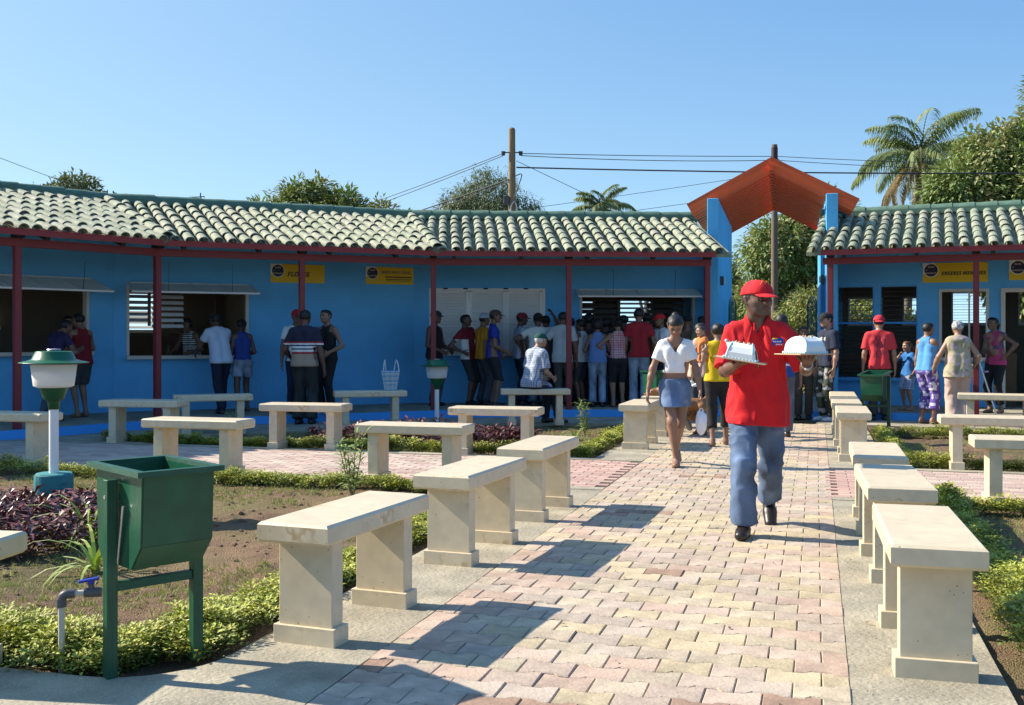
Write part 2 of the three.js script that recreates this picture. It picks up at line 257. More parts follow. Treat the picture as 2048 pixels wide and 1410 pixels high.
  if (hipAt1) { // tiles laid over the fold between two roof planes, bedded in mortar
    const pts = [EAVE, RIDGE].map(n => V(ends(F, n)[1], roofY(n) + 0.055, -n)), dir = pts[1].clone().sub(pts[0]), L = dir.length(); dir.normalize();
    const q = new THREE.Quaternion().setFromUnitVectors(V(0, 0, -1), dir);
    part(b, 'hip_mortar', ni(new THREE.CylinderGeometry(0.135, 0.135, L, 9)).scale(1, 1, 0.45).rotateX(Math.PI / 2).applyQuaternion(q).translate(...pts[0].clone().add(pts[1]).multiplyScalar(0.5).add(V(-0.03, -0.05, 0)).toArray()), M.mortar, F.m);
    for (let i = 0; i < 7; i++) { const o = part(bed, 'hip_tile', tileGeo[i % 3], M.tiles[i % 3]); o.position.copy(pts[0]).addScaledVector(dir, (i + 0.5) * L / 7); o.quaternion.copy(q); o.scale.set(1.2, 1.1, 1.02); o.rotateX(-0.02); }
  }
}
function shopWall(F, n, th, holes, x0, x1, top) {
  const [a, b] = ends(F, n, x0, x1), s = new THREE.Shape([[a, 0], [b, 0], [b, top], [a, top]].map(p => new THREE.Vector2(...p)));
  for (const [h0, h1, y0, y1] of holes) s.holes.push(new THREE.Path([[h0, y0], [h0, y1], [h1, y1], [h1, y0]].map(p => new THREE.Vector2(...p))));
  return flatUV(new THREE.ExtrudeGeometry(s, { depth: th, bevelEnabled: false }).translate(0, 0, -n - th));
}
function windowFrame(b, F, n, [s0, s1, y0, y1], m, w = 0.045) {
  const o = part(b, 'window', merge([box(w, y1 - y0, 0.12, s0 + w / 2, (y0 + y1) / 2, -n - 0.05), box(w, y1 - y0, 0.12, s1 - w / 2, (y0 + y1) / 2, -n - 0.05), box(s1 - s0 - 2 * w, w, 0.12, (s0 + s1) / 2, y1 - w / 2, -n - 0.05)]), m, F.m);
  part(o, 'sill', rbox(s1 - s0 + 0.02, 0.06, 0.26, 0.006, (s0 + s1) / 2, y0 + 0.022, -n + 0.02), m); return o;
}
function louvers(parent, s0, s1, y0, y1, z, m, gap = 0.075, tilt = 0.9, w = 0.07) {
  const g = box(s1 - s0, 0.005, w); for (let y = y0 + gap / 2; y < y1; y += gap) { const o = part(parent, 'slat', g, m); o.position.set((s0 + s1) / 2, y, z); o.rotation.x = tilt; }
}
function raisedShutter(b, F, s0, s1, y, out, drop, panels) {     // louvred shutter swung up on rods to make an awning
  const L = Math.hypot(out, drop), a = Math.atan2(drop, out), o = part(b, 'raised_shutter', merge([box(s1 - s0, 0.03, 0.035, 0, 0, L), ...Array.from({ length: panels + 1 }, (_, i) => box(0.045, 0.028, L, -(s1 - s0) / 2 + 0.022 + i * (s1 - s0 - 0.045) / panels, 0, L / 2)), box(s1 - s0, 0.03, 0.03, 0, 0, 0.015)]), M.white, F.m.clone().multiply(new THREE.Matrix4().makeRotationX(a).setPosition((s0 + s1) / 2, y, -WALL + 0.03)));
  for (let i = 0; i < panels; i++) { const w = (s1 - s0) / panels; for (let k = 0; k < 8; k++) { const q = part(o, 'slat', box(w - 0.05, 0.006, L / 8 * 1.05), M.white); q.position.set(-(s1 - s0) / 2 + w * (i + 0.5), 0, L * (k + 0.5) / 8); q.rotation.x = 0.12; } }
  const up = V(0, Math.cos(a), Math.sin(a)); void up;
  for (const s of [-0.22, 0.28]) { const p0 = V((s1 - s0) * s, 0, L * 0.93), h = 2.75 - y; const p1 = V((s1 - s0) * s, h * Math.cos(a), L * 0.93 - h * Math.sin(a) * 0.6); part(o, 'rod', bar(p0, p1, 0.004, 0.004, 5), M.dark); }
  return o;
}
function posts(b, F, list) { for (const s of list) { const p = part(b, 'post', rbox(0.09, 2.52, 0.09, 0.006, s, FLOOR + 1.26, 0), M.red, F.m); part(p, 'bracket', box(0.12, 0.06, 0.16, s, 2.735, 0.02), M.dark); } }
function walkway(b, F, x0, x1) {
  part(b, 'walkway', quadStrip(F, -0.13, WALL + 0.1, FLOOR, FLOOR, 0.2, x0, x1), M.concrete, F.m);
  part(b, 'kerb', quadStrip(F, -0.22, -0.132, FLOOR + 0.004, FLOOR + 0.004, 0.25, x0, x1), M.kerbBlue, F.m);
}
function beam(b, F, x0, x1) {
  part(b, 'beam', quadStrip(F, -0.05, 0.05, 2.70, 2.70, 0.11, x0, x1), M.red, F.m);
  part(b, 'fascia', quadStrip(F, EAVE + 0.012, EAVE + 0.042, EAVEY + 0.004, EAVEY + 0.012, 0.085, x0, x1), M.fascia, F.m);
  const [a, e] = ends(F, 0, x0, x1); for (let s = a + 0.35; s < e; s += 1.13) { const L = WALL - EAVE - 0.1; part(b, 'rafter', box(0.06, 0.09, L).rotateX(slopeA).translate(s, (roofY(EAVE) + roofY(WALL)) / 2 - 0.115, -(EAVE + WALL) / 2), M.dark, F.m); }
}
function sheet(F, n, y, x0, x1, n1) { return quadStrip(F, n, n1, y, y, 0.05, x0, x1); }
function signBoard(b, F, s0, s1, y0, y1, draw, label) {
  const W = 768, H = Math.round(768 * (y1 - y0) / (s1 - s0)), cv = document.createElement('canvas'); cv.width = W; cv.height = H; const c = cv.getContext('2d');
  c.fillStyle = '#e8bd12'; c.fillRect(0, 0, W, H); c.fillStyle = '#e6e2d8'; c.beginPath(); c.moveTo(0, 0); c.lineTo(H * 0.62, 0); c.lineTo(0, H * 0.62); c.fill();
  c.fillStyle = '#efece4'; c.beginPath(); c.arc(H * 0.40, H * 0.37, H * 0.36, 0, 7); c.fill(); c.fillStyle = '#1c1f45'; c.beginPath(); c.arc(H * 0.40, H * 0.37, H * 0.32, 0, 7); c.fill();
  c.fillStyle = '#d9c9a0'; c.font = `bold ${H * 0.115}px sans-serif`; c.textAlign = 'center'; c.fillText('ZONA', H * 0.40, H * 0.24); c.fillRect(H * 0.16, H * 0.34, H * 0.06, H * 0.035); c.font = `bold ${H * 0.10}px sans-serif`; c.fillText('COMERCIAL', H * 0.40, H * 0.55, H * 0.56);
  draw(c, W, H);
  const t = new THREE.CanvasTexture(cv); t.colorSpace = THREE.SRGBColorSpace;
  const g = new THREE.BoxGeometry(s1 - s0, y1 - y0, 0.012).translate((s0 + s1) / 2, (y0 + y1) / 2, -WALL + 0.012);
  const plain = mat(0.7, 0.7, 0.68, 0.6), mm = new THREE.MeshStandardMaterial({ map: t, roughness: 0.55 });
  const o = part(scene, numbered('shop_sign'), g, [plain, plain, plain, plain, mm, plain], F.m); o.userData = { label, category: 'sign' }; o.userData.group = 'yellow shop signs'; return o;
}
const slantText = (c, txt, x, y, px, w, skew = -0.22) => { c.save(); c.translate(x, y); c.transform(1, 0, skew, 1, 0, 0); c.font = `bold ${px}px sans-serif`; c.textAlign = 'left'; c.fillStyle = '#15141a'; c.fillText(txt, 0, 0, w); c.lineWidth = px * 0.05; c.strokeStyle = '#15141a'; c.strokeText(txt, 0, 0, w); c.restore(); };
const louverDark = mat(0.10, 0.085, 0.07, 0.6), louverGrey = mat(0.42, 0.42, 0.42, 0.5), woodDark = mat(0.09, 0.055, 0.035, 0.7);
const shopShelf = mat(0.20, 0.13, 0.08, 0.8);

{ // ---- left building: three facades round the court
  const b = thing('market_building', 'long blue market building with tiled roof bending round the left of the court', 'building');
  const { A, B, C } = facets;
  const holes = { A: [[2.2, 4.39, 1.08, 2.3]], B: [[-0.23, 1.79, 1.0, 2.28]], C: [[-0.10, 2.09, 1.02, 2.28], [2.75, 4.97, 0.95, 2.28]] };
  const backs = { A: [[0.3, 0.9, 1.5, 2.1], [3.9, 4.5, 1.5, 2.1]], B: [[-0.6, 0.75, 1.45, 2.25], [2.2, 3.6, 1.3, 2.2]], C: [[0.4, 1.4, 1.4, 2.2], [2.6, 3.5, 1.4, 2.2], [4.0, 4.8, 1.4, 2.2]] };
  for (const [k, F, x0, x1] of [['A', A, 1.2, 0], ['B', B, 0, 0], ['C', C, 0, 0.62]]) {
    const rx1 = k === 'C' ? 0.33 : 0;
    walkway(b, F, x0, x1 ? 0.35 : 0); beam(b, F, x0, rx1 ? 0.06 : 0); roofOf(b, F, x0, rx1, k !== 'C');
    part(b, 'wall', shopWall(F, WALL, 0.14, holes[k], x0, x1, 3.28), M.blue, F.m);
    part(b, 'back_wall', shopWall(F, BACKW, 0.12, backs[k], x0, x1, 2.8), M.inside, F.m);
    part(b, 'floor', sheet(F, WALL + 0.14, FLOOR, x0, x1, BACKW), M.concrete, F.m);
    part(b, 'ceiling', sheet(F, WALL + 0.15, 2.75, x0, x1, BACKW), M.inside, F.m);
    for (const h of backs[k]) { const w = windowFrame(b, F, BACKW, h, M.white, 0.04); louvers(w, h[0] + 0.04, h[1] - 0.04, h[2] + 0.05, h[3] - 0.03, -BACKW - 0.05, louverGrey, 0.1, 0.5, 0.09); }
    posts(b, F, F.posts);
  }
  part(b, 'end_wall', box(0.13, 3.2, BACKW - WALL, 5.28, 1.6, -(WALL + BACKW) / 2), M.blue, C.m);
  part(b, 'end_wall', box(0.13, 3.2, BACKW - WALL, -1.1, 1.6, -(WALL + BACKW) / 2), M.blue, A.m);
  // room dividers
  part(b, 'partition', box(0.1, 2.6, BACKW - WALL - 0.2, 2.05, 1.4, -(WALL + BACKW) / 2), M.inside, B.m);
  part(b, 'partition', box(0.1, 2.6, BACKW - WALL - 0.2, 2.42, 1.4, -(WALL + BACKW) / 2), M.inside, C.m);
  part(b, 'shop_counter', box(1.9, 0.9, 0.45, 0.75, 0.57, -WALL - 1.1), shopShelf, B.m);
  part(b, 'shop_shelf', box(1.9, 1.25, 0.3, 0.9, 0.75, -WALL - 2.9), shopShelf, B.m);
  part(b, 'dark_door', box(0.16, 1.0, 0.05, 1.6, 1.85, -WALL - 1.6), woodDark, B.m);
  part(b, 'shop_counter', box(2.0, 0.9, 0.45, 3.3, 0.57, -WALL - 1.1), shopShelf, A.m);
  part(b, 'shop_shelf', box(2.0, 1.5, 0.3, 3.9, 0.87, -WALL - 2.8), shopShelf, C.m);
  windowFrame(b, A, WALL, holes.A[0], M.cream); windowFrame(b, B, WALL, holes.B[0], M.cream); windowFrame(b, C, WALL, holes.C[1], M.cream);
  { // closed white shutters
    const h = holes.C[0], w = windowFrame(b, C, WALL, h, M.white); const n = 3, pw = (h[1] - h[0] - 0.09) / n;
    for (let i = 0; i < n; i++) { const a = h[0] + 0.045 + i * pw; for (const [x, ww] of [[a + 0.03, 0.06], [a + pw - 0.03, 0.06]]) part(w, 'shutter_stile', box(ww - 0.003, h[3] - h[2] - 0.12, 0.04, x, (h[2] + h[3]) / 2, -WALL - 0.02), M.white);
      part(w, 'shutter_back', box(pw - 0.12, h[3] - h[2] - 0.1, 0.01, a + pw / 2, (h[2] + h[3]) / 2, -WALL - 0.045), M.white); louvers(w, a + 0.06, a + pw - 0.06, h[2] + 0.07, h[3] - 0.06, -WALL - 0.018, M.white, 0.056, 1.05, 0.055); }
    for (let i = 0; i < 5; i++) part(w, 'hinge', box(0.09, 0.025, 0.03, h[0] + 0.3 + i * 0.38, h[3] - 0.005, -WALL + 0.012), M.dark);
  }
  raisedShutter(b, A, 2.2, 4.40, 2.31, 0.68, 0.22, 4); raisedShutter(b, B, -0.23, 1.82, 2.27, 0.70, 0.17, 4); raisedShutter(b, C, 2.66, 4.98, 2.26, 0.5, 0.14, 4);
  { const w = part(b, 'inner_shutter', box(0.05, 0.75, 0.04, 3.55, 1.85, -WALL - 0.3), woodDark, C.m); louvers(w, 2.8, 3.5, 1.45, 2.2, -WALL - 0.3, louverDark, 0.115, 0.75, 0.12); louvers(w, 4.1, 4.8, 1.45, 2.2, -WALL - 0.3, louverDark, 0.115, 0.75, 0.12); }
  { const w = part(b, 'inner_shutter', box(0.05, 0.6, 0.04, 0.16, 1.85, -WALL - 0.22), woodDark, B.m); louvers(w, -0.2, 0.14, 1.6, 2.1, -WALL - 0.22, louverGrey, 0.1, 0.6, 0.1); louvers(w, 0.2, 0.72, 1.5, 2.1, -WALL - 0.22, M.white, 0.1, 0.6, 0.1); }
}
{ // ---- right building
  const b = thing('market_building', 'blue market building with tiled roof right of the orange gate', 'building'), F = facets.D;
  const holes = [[-0.05, 0.59, 0.57, 2.3], [0.70, 1.34, 0.57, 2.3], [1.7, 2.52, 0.95, 2.22], [2.71, 3.55, FLOOR - 0.02, 2.22], [4.0, 4.6, 0.9, 2.2]];
  const backs = [[-0.1, 0.6, 1.6, 2.2], [1.0, 1.4, 1.6, 2.2], [1.95, 2.75, 1.6, 2.3], [3.2, 3.9, 1.6, 2.3]];
  walkway(b, F, 0.3, 0.3); beam(b, F, 0.12, 0.3); roofOf(b, F, 0.36, 0.3, false);
  part(b, 'wall', shopWall(F, WALL, 0.14, holes, 0.35, 0.3, 3.28), M.blue, F.m);
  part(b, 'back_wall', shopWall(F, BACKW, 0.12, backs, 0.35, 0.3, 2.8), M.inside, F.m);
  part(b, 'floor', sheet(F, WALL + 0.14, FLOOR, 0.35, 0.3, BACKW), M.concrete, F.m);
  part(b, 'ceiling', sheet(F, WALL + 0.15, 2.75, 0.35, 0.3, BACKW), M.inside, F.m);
  part(b, 'end_wall', box(0.13, 3.2, BACKW - WALL, -0.28, 1.6, -(WALL + BACKW) / 2), M.blue, F.m);
  part(b, 'end_wall', box(0.13, 3.2, BACKW - WALL, 4.83, 1.6, -(WALL + BACKW) / 2), M.blue, F.m);
  part(b, 'shop_counter', box(1.5, 0.9, 0.4, 0.7, 0.57, -WALL - 1.0), shopShelf, F.m);
  part(b, 'shop_counter', box(1.2, 0.95, 0.4, 2.4, 0.6, -WALL - 0.8), shopShelf, F.m);
  posts(b, F, F.posts);
  for (const h of backs) { const w = windowFrame(b, F, BACKW, h, M.white, 0.03); louvers(w, h[0] + 0.03, h[1] - 0.03, h[2] + 0.05, h[3] - 0.03, -BACKW - 0.05, louverGrey, 0.11, 0.12, 0.06); }
  for (const h of holes.slice(0, 2)) { const w = windowFrame(b, F, WALL + 0.03, h, M.blue, 0.02); part(w, 'transom', box(h[1] - h[0], 0.035, 0.05, (h[0] + h[1]) / 2, 1.62, -WALL - 0.05), M.kerbBlue); louvers(w, h[0] + 0.02, h[1] - 0.02, 0.62, 1.6, -WALL - 0.07, louverDark, 0.075, 0.35, 0.055); louvers(w, h[0] + 0.02, h[1] - 0.02, 1.64, 2.28, -WALL - 0.07, louverDark, 0.085, 0.1, 0.05); }
  { const h = holes[2], w = windowFrame(b, F, WALL, h, M.cream, 0.05); part(w, 'mullion', box(0.03, 1.2, 0.04, 2.2, 1.6, -WALL - 0.06), M.cream); louvers(w, h[0] + 0.05, h[1] - 0.05, 1.55, 2.17, -WALL - 0.08, louverDark, 0.10, 0.05, 0.045); }
  { const h = holes[3]; const o = part(b, 'door_frame', merge([box(0.07, 2.1, 0.2, h[0] + 0.035, 1.17, -WALL - 0.06), box(0.07, 2.1, 0.2, h[1] - 0.035, 1.17, -WALL - 0.06), box(h[1] - h[0] - 0.14, 0.07, 0.2, (h[0] + h[1]) / 2, h[3] - 0.035, -WALL - 0.06)]), M.cream, F.m); void o; }
  windowFrame(b, F, WALL, holes[4], M.cream);
}
signBoard(null, facets.B, 2.17, 3.15, 2.33, 2.66, (c, W, H) => slantText(c, 'FLORES', W * 0.30, H * 0.66, H * 0.34, W * 0.62), 'yellow sign reading FLORES on the blue wall');
signBoard(null, facets.B, 3.93, 4.86, 2.34, 2.66, (c, W, H) => { c.font = `bold ${H * 0.24}px sans-serif`; c.fillStyle = '#3a4566'; c.textAlign = 'left'; c.fillText('MERCADO IDEAL', W * 0.32, H * 0.38, W * 0.64); c.fillStyle = '#1a1a1c'; c.fillRect(W * 0.40, H * 0.54, W * 0.56, H * 0.07); c.fillRect(W * 0.41, H * 0.69, W * 0.55, H * 0.045); c.fillRect(W * 0.43, H * 0.78, W * 0.5, H * 0.03); }, 'yellow sign reading MERCADO IDEAL above black lines');
signBoard(null, facets.D, 1.43, 2.5, 2.34, 2.69, (c, W, H) => slantText(c, 'ENSERES MENORES', W * 0.29, H * 0.62, H * 0.24, W * 0.68, -0.12), 'yellow sign reading ENSERES MENORES partly behind the red post');
signBoard(null, facets.D, 2.84, 3.9, 2.36, 2.71, () => {}, 'yellow sign with round emblem cut off by the right edge of the picture');
// apron of concrete in front of the kerbs
for (const [k, w, x0, x1] of [['A', 1.7, 1.2, 0], ['B', 1.35, 0, 0], ['C', 1.3, 0, 0.62], ['D', 1.15, 0.1, 0.5]]) struct('concrete_apron', quadStrip(facets[k], -0.23 - w, -0.222, 0.006, 0.006, 0.2, x0, x1), M.concrete, { A: 'shaded concrete strip along the leftmost blue kerb', B: 'concrete strip along the kerb below the FLORES sign', C: 'concrete strip along the kerb below the white shutters', D: 'concrete strip along the kerb of the right building' }[k], facets[k].m);

// ================= the orange gate =================
{
  const ga = 14.5 * D2R, O = UV(0, 0); void O;
  const fr = new THREE.Matrix4().makeRotationY(-ga).setPosition(4.745, 0, -19.2);   // local x across the gate, -z through it
  const b = thing('entrance_gate', 'entrance gate with blue side walls under a ribbed orange gable canopy', 'gate');
  const gateBlue = M.blue.clone(); gateBlue.color = rgb(0.12, 0.55, 0.93); const orange = new THREE.MeshStandardMaterial({ color: rgb(0.88, 0.125, 0.02), roughness: 0.6, map: tex(256, (u, v) => { const k = 0.9 + 0.3 * (fbm(u * 5, v * 12, 3, 4, 0) - 0.47); return [k, k, k]; }, true, 0.4) });
  const wallAt = (x, w, h1) => { const s = new THREE.Shape([[0, 0], [4.9, 0], [4.9, h1 - 0.02], [0.15, h1], [0, h1 + 0.02]].map(p => new THREE.Vector2(...p))); return flatUV(new THREE.ExtrudeGeometry(s, { depth: w, bevelEnabled: false }).rotateY(Math.PI / 2).translate(x - w / 2, 0, 0)); };
  part(b, 'side_wall', wallAt(-1.02, 0.16, 3.92), gateBlue, fr); part(b, 'side_wall', wallAt(1.04, 0.16, 3.92), gateBlue, fr);
  part(b, 'pier', rbox(0.20, 3.9, 0.24, 0.01, -1.04, 1.95, 0.14), gateBlue, fr); part(b, 'pier', rbox(0.20, 3.92, 0.24, 0.01, 1.05, 1.96, 0.14), gateBlue, fr);
  part(b, 'threshold', box(1.9, 0.12, 5.9, 0, 0.045, -1.6), M.concrete, fr);
  // canopy: gable of upright boards standing one behind the other
  const hw = 1.47, pk = 4.50, ev = 3.72, n = 17, dep = 6.2, sl = Math.atan2(pk - ev, hw), w = Math.hypot(hw, pk - ev);
  const can = part(b, 'canopy', merge([box(0.07, 0.1, dep - 0.1, 0, pk - 0.075, -dep / 2 + 0.25), box(0.07, 0.1, dep - 0.1, -1.02, pk - 0.075 - 1.02 * Math.tan(sl), -dep / 2 + 0.25), box(0.07, 0.1, dep - 0.1, 1.04, pk - 0.075 - 1.04 * Math.tan(sl), -dep / 2 + 0.25)]), orange, fr);
  for (const s of [-1, 1]) for (let i = 0; i < n; i++) { const o = part(can, 'board', box(w + 0.07, 0.25, 0.06), orange); o.position.set(s * (hw / 2 - 0.031), (pk + ev) / 2 + 0.016, 0.25 - (i + 0.5) * dep / n + s * 0.004); o.rotation.z = -s * sl; }
  for (const s of [-1, 1]) { const o = part(b, 'wall_light', rbox(0.07, 0.17, 0.13, 0.012, s * (1.04 - 0.13), 2.42, -0.35), mat(0.03, 0.05, 0.06, 0.4), fr); part(o, 'light_cover', rbox(0.03, 0.12, 0.09, 0.01, s * (1.04 - 0.18), 2.42, -0.35), mat(0.6, 0.62, 0.6, 0.3)); }
  part(b, 'ridge_lamp', new THREE.SphereGeometry(0.13, 12, 8).scale(1.2, 0.6, 1), M.white, fr.clone().multiply(new THREE.Matrix4().makeTranslation(0.05, pk + 0.1, -1.2)));
  // two green metal gate leaves, swung open against the walls
  for (const [s, lab] of [[-1, 'green metal gate leaf folded open against the left gate wall'], [1, 'green metal gate leaf with arched top standing open by the right gate wall']]) {
    const leaf = thing('gate_leaf', lab, 'gate leaf', 0, 0, 0, 0, 'green gate leaves'); const gm = mat(0.004, 0.10, 0.07, 0.4), base = fr.clone().multiply(new THREE.Matrix4().makeRotationY(s * (s > 0 ? 0.16 : 0.10)).setPosition(s * 0.84, 0.12, -1.6));
    const r = 0.014, W = 0.95, H = 2.05, pts = []; for (let i = 0; i <= 12; i++) { const a = Math.PI * i / 12; pts.push(V(0, H - 0.22 + Math.sin(a) * 0.22, -W / 2 - Math.cos(a) * -W / 2 * -1)); }
    part(leaf, 'frame', merge([new THREE.TubeGeometry(new THREE.CatmullRomCurve3(pts), 24, r, 6), bar(V(0, 0.04, 0), V(0, H - 0.2, 0), r), bar(V(0, 0.04, -W), V(0, H - 0.2, -W), r), bar(V(0, 0.06, 0), V(0, 0.06, -W), r), bar(V(0, 1.0, 0), V(0, 1.0, -W), r)]), gm, base);
    for (let i = 1; i < 8; i++) part(leaf, 'bar', bar(V(0, 0.06, -W * i / 8), V(0, H - 0.2 + 0.17 * Math.sin(Math.PI * i / 8), -W * i / 8), 0.008, 0.008, 6), gm, base);
  }
}
// ================= benches =================
const benchGeo = [0, 1].map(k => {
  const L = 1.07, W = 0.36, s = new THREE.Shape([[-L / 2 + 0.012, -W / 2 + 0.012], [L / 2 - 0.012, -W / 2 + 0.012], [L / 2 - 0.012, W / 2 - 0.012], [-L / 2 + 0.012, W / 2 - 0.012]].map(p => new THREE.Vector2(...p)));
  const seat = new THREE.ExtrudeGeometry(s, { depth: 0.066, bevelEnabled: true, bevelThickness: 0.012, bevelSize: 0.012, bevelSegments: 1 }).rotateX(-Math.PI / 2).translate(0, 0.477, 0);
  const off = g => { flatUV(g); const u = g.attributes.uv; for (let i = 0; i < u.count; i++) u.setXY(i, u.getX(i) + k * 0.43, u.getY(i) + k * 0.29); return g; };
  return { seat: off(seat), leg: off(rbox(0.10, 0.385, 0.275, 0.004, 0, 0.2725, 0)), plinth: off(rbox(0.135, 0.085, 0.315, 0.004, 0, 0.0385, 0)) };
});
let benchN = 0;
function bench(u, v, deg, label, group, xz, y = 0, sc = 1) {
  const [x, z] = xz || UV(u, v), k = benchN % 2, m = M.marbles[(benchN * 7 + 3) % 5 % 2], G = benchGeo[k]; benchN++;
  const o = thing('marble_bench', label, 'bench', x, y, z, deg * D2R, group); o.scale.x = sc;
  part(o, 'seat', G.seat, m);
  for (const s of [-1, 1]) { const l = part(o, 'leg', G.leg, m); l.position.x = s * 0.37; part(l, 'plinth', G.plinth, m); }
  return o;
}
const along = 90 - 16.17, across = -16.17;      // bench length along the path / along the cross path
{
  const g1 = 'marble benches along the path', g2 = 'marble benches along the cross path', g3 = 'marble benches by the building kerb';
  bench(0.43, -1.31, along - 4.8, 'cream marble bench nearest the camera on the left of the path', g1, null, 0, 0.95);
  bench(2.15, -1.25, along - 3.6, 'second cream marble bench on the left of the path', g1, null, 0, 0.97);
  bench(3.72, -1.22, along - 2, 'third cream marble bench on the left, by the cross path', g1, null, 0, 0.97);
  bench(8.9, -1.27, along, 'marble bench left of the path beside the woman in white', g1);
  bench(10.6, -1.27, along, 'marble bench left of the path half hidden by the walking woman', g1);
  bench(0.72, 1.31, along + 1, 'veined marble bench in the near right corner of the picture', g1);
  bench(2.4, 1.29, along + 2, 'second marble bench on the right of the path', g1);
  bench(3.87, 1.28, along, 'third marble bench on the right, next to the cross path', g1);
  bench(8.3, 1.25, along, 'marble bench right of the path in front of the far green bin', g1);
  bench(10.0, 1.22, along, 'marble bench right of the path, second from the kerb of the right building', g1);
  bench(11.6, 1.22, along, 'marble bench right of the path nearest the kerb of the right building', g1);
  bench(5.02, -2.78, across, 'marble bench with shaded front standing behind the oleander shrub', g2);
  bench(4.98, -5.08, across, 'marble bench on the near side of the cross path behind the green bin', g2);
  bench(5.2, -7.55, across, 'marble bench at the left edge behind the near lamp', g2);
  bench(7.42, -5.15, across + 4, 'marble bench in front of the man in the striped shirt', g2);
  bench(7.45, -2.72, across + 3, 'marble bench in front of the purple plants and the far lamp', g2);
  bench(7.5, -7.5, across + 8, 'marble bench right of the near lamp before the left facade', g2);
  bench(7.55, 2.62, across, 'long marble bench across the right cross path, farther one', g2);
  bench(5.15, 2.62, across, 'marble bench at the right edge on the near side of the cross path', g2);
  bench(0, 0, 20, 'grey shaded marble bench before the man in the pale blue shirt', g3, [-4.23, -14.85]);
  bench(0, 0, 14, 'grey shaded marble bench carrying the woven basket', g3, [-2.13, -15.75], 0.006);
  bench(0, 0, 3, 'white marble bench on which the old man sits', g3, [0.36, -16.35], 0.006);
  bench(0, 0, -22, 'white marble bench by the door of the right building', g3, [6.95, -15.0]);
  bench(-0.78, -2.86, -8, 'end of a marble bench cut by the left edge below the purple plants', g1, null, 0);
}
// ================= lamps =================
const opal = new THREE.MeshPhysicalMaterial({ color: rgb(0.93, 0.92, 0.89), roughness: 0.9, transmission: 0.5, thickness: 0 });
function lamp(x, z, baseH, label) {
  const o = thing('garden_lamp', label, 'lamp', x, -0.03, z, 0.3, 'green and white garden lamps');
  const teal = mat(0.03, 0.20, 0.22, 0.8, { bumpMap: stuccoBump, bumpScale: 0.01 }), L = pts => new THREE.LatheGeometry(pts.map(p => new THREE.Vector2(...p)), 28);
  part(o, 'footing', L([[0.001, -0.1], [0.148, -0.1], [0.145, baseH - 0.02], [0.13, baseH], [0.001, baseH + 0.002]]), teal);
  const y = baseH;
  part(o, 'pole', new THREE.CylinderGeometry(0.036, 0.036, 0.53, 16).translate(0, y + 0.265, 0), M.white);
  part(o, 'socket', L([[0.001, y + 0.5], [0.042, y + 0.5], [0.046, y + 0.56], [0.052, y + 0.565], [0.056, y + 0.575], [0.075, y + 0.578], [0.107, y + 0.67], [0.103, y + 0.676], [0.001, y + 0.676]]), M.greenLamp);
  part(o, 'diffuser', L([[0.125, y + 0.672], [0.150, y + 0.685], [0.172, y + 0.855], [0.001, y + 0.86]]), opal);
  const cap = part(o, 'cap', L([[0.175, y + 0.852], [0.258, y + 0.862], [0.258, y + 0.868], [0.20, y + 0.882], [0.165, y + 0.892], [0.138, y + 0.95], [0.128, y + 0.956], [0.001, y + 0.958]]), M.greenLamp);
  part(cap, 'finial', L([[0.001, y + 0.955], [0.05, y + 0.957], [0.052, y + 0.972], [0.001, y + 0.976]]), M.steel);
}
{ lamp(-3.60, -8.25, 0.335, 'green capped garden lamp on a teal footing, near left'); lamp(-1.17, -16.35, 0.08, 'green capped garden lamp far off before the red post'); }
// ================= bins =================
function bin(x, z, turn, tip, label, y = 0) {
  const o = thing('litter_bin', label, 'litter bin', x, y, z, turn, 'green tipping litter bins');   // posts on local x = -0.2 and 0.2
  for (const s of [-1, 1]) { const p = part(o, 'post', rbox(0.045, 0.80, 0.045, 0.003, s * 0.185, 0.40, 0), M.greenBin); part(p, 'pin', bar(V(s * 0.21, 0.73, 0), V(s * 0.145, 0.73, 0), 0.008), M.steel); }
  part(o, 'crossbar', rbox(0.324, 0.038, 0.03, 0.003, 0, 0.365, 0), M.greenBin);
  // bucket: open box, lower front edge folded in, tilting on the pins
  const W = 0.305, prof = [[-0.225, 0.385], [-0.21, 0.06], [-0.17, 0.0], [0.12, 0.0], [0.21, 0.10], [0.225, 0.385]], t = 0.006, list = [];
  const sh = new THREE.Shape(prof.map(p => new THREE.Vector2(...p)));
  for (const s of [-1, 1]) list.push(new THREE.ExtrudeGeometry(sh, { depth: t, bevelEnabled: false }).rotateY(-Math.PI / 2).translate(s * (W / 2 - t / 2) + t / 2, 0, 0));
  for (let i = 0; i < prof.length - 1; i++) { const [a, b] = prof[i], [c, d] = prof[i + 1], L = Math.hypot(c - a, d - b), g = box(W - 2 * t - 0.002, t, L).rotateX(-Math.atan2(d - b, c - a)).translate(0, (b + d) / 2, (a + c) / 2); list.push(g); }
  const bucket = part(o, 'bucket', flatUV(merge(list)), M.greenBin); bucket.position.set(0, 0.45, 0); bucket.rotation.x = tip;
  const rim = [box(W + 0.06, 0.022, 0.035, 0, 0.39, -0.242), box(W + 0.06, 0.022, 0.035, 0, 0.39, 0.242), box(0.035, 0.022, 0.449, -W / 2 - 0.0125, 0.39, 0), box(0.035, 0.022, 0.449, W / 2 + 0.0125, 0.39, 0)];
  part(bucket, 'rim', merge(rim), M.greenBin);
  part(o, 'catch_rod', bar(V(-0.17, 0.70, 0.09), V(-0.16, 0.33, -0.02), 0.005), M.steel);
  return o;
}
bin(-1.488, -4.37, 43 * D2R, 0.0, 'big green metal litter bin on two posts, near left corner');
bin(5.30, -15.3, -34 * D2R, 0.1, 'green metal litter bin beside the right row of benches');
bin(2.22, -15.9, 20 * D2R, 0.0, 'green metal litter bin half hidden behind the woman in white');
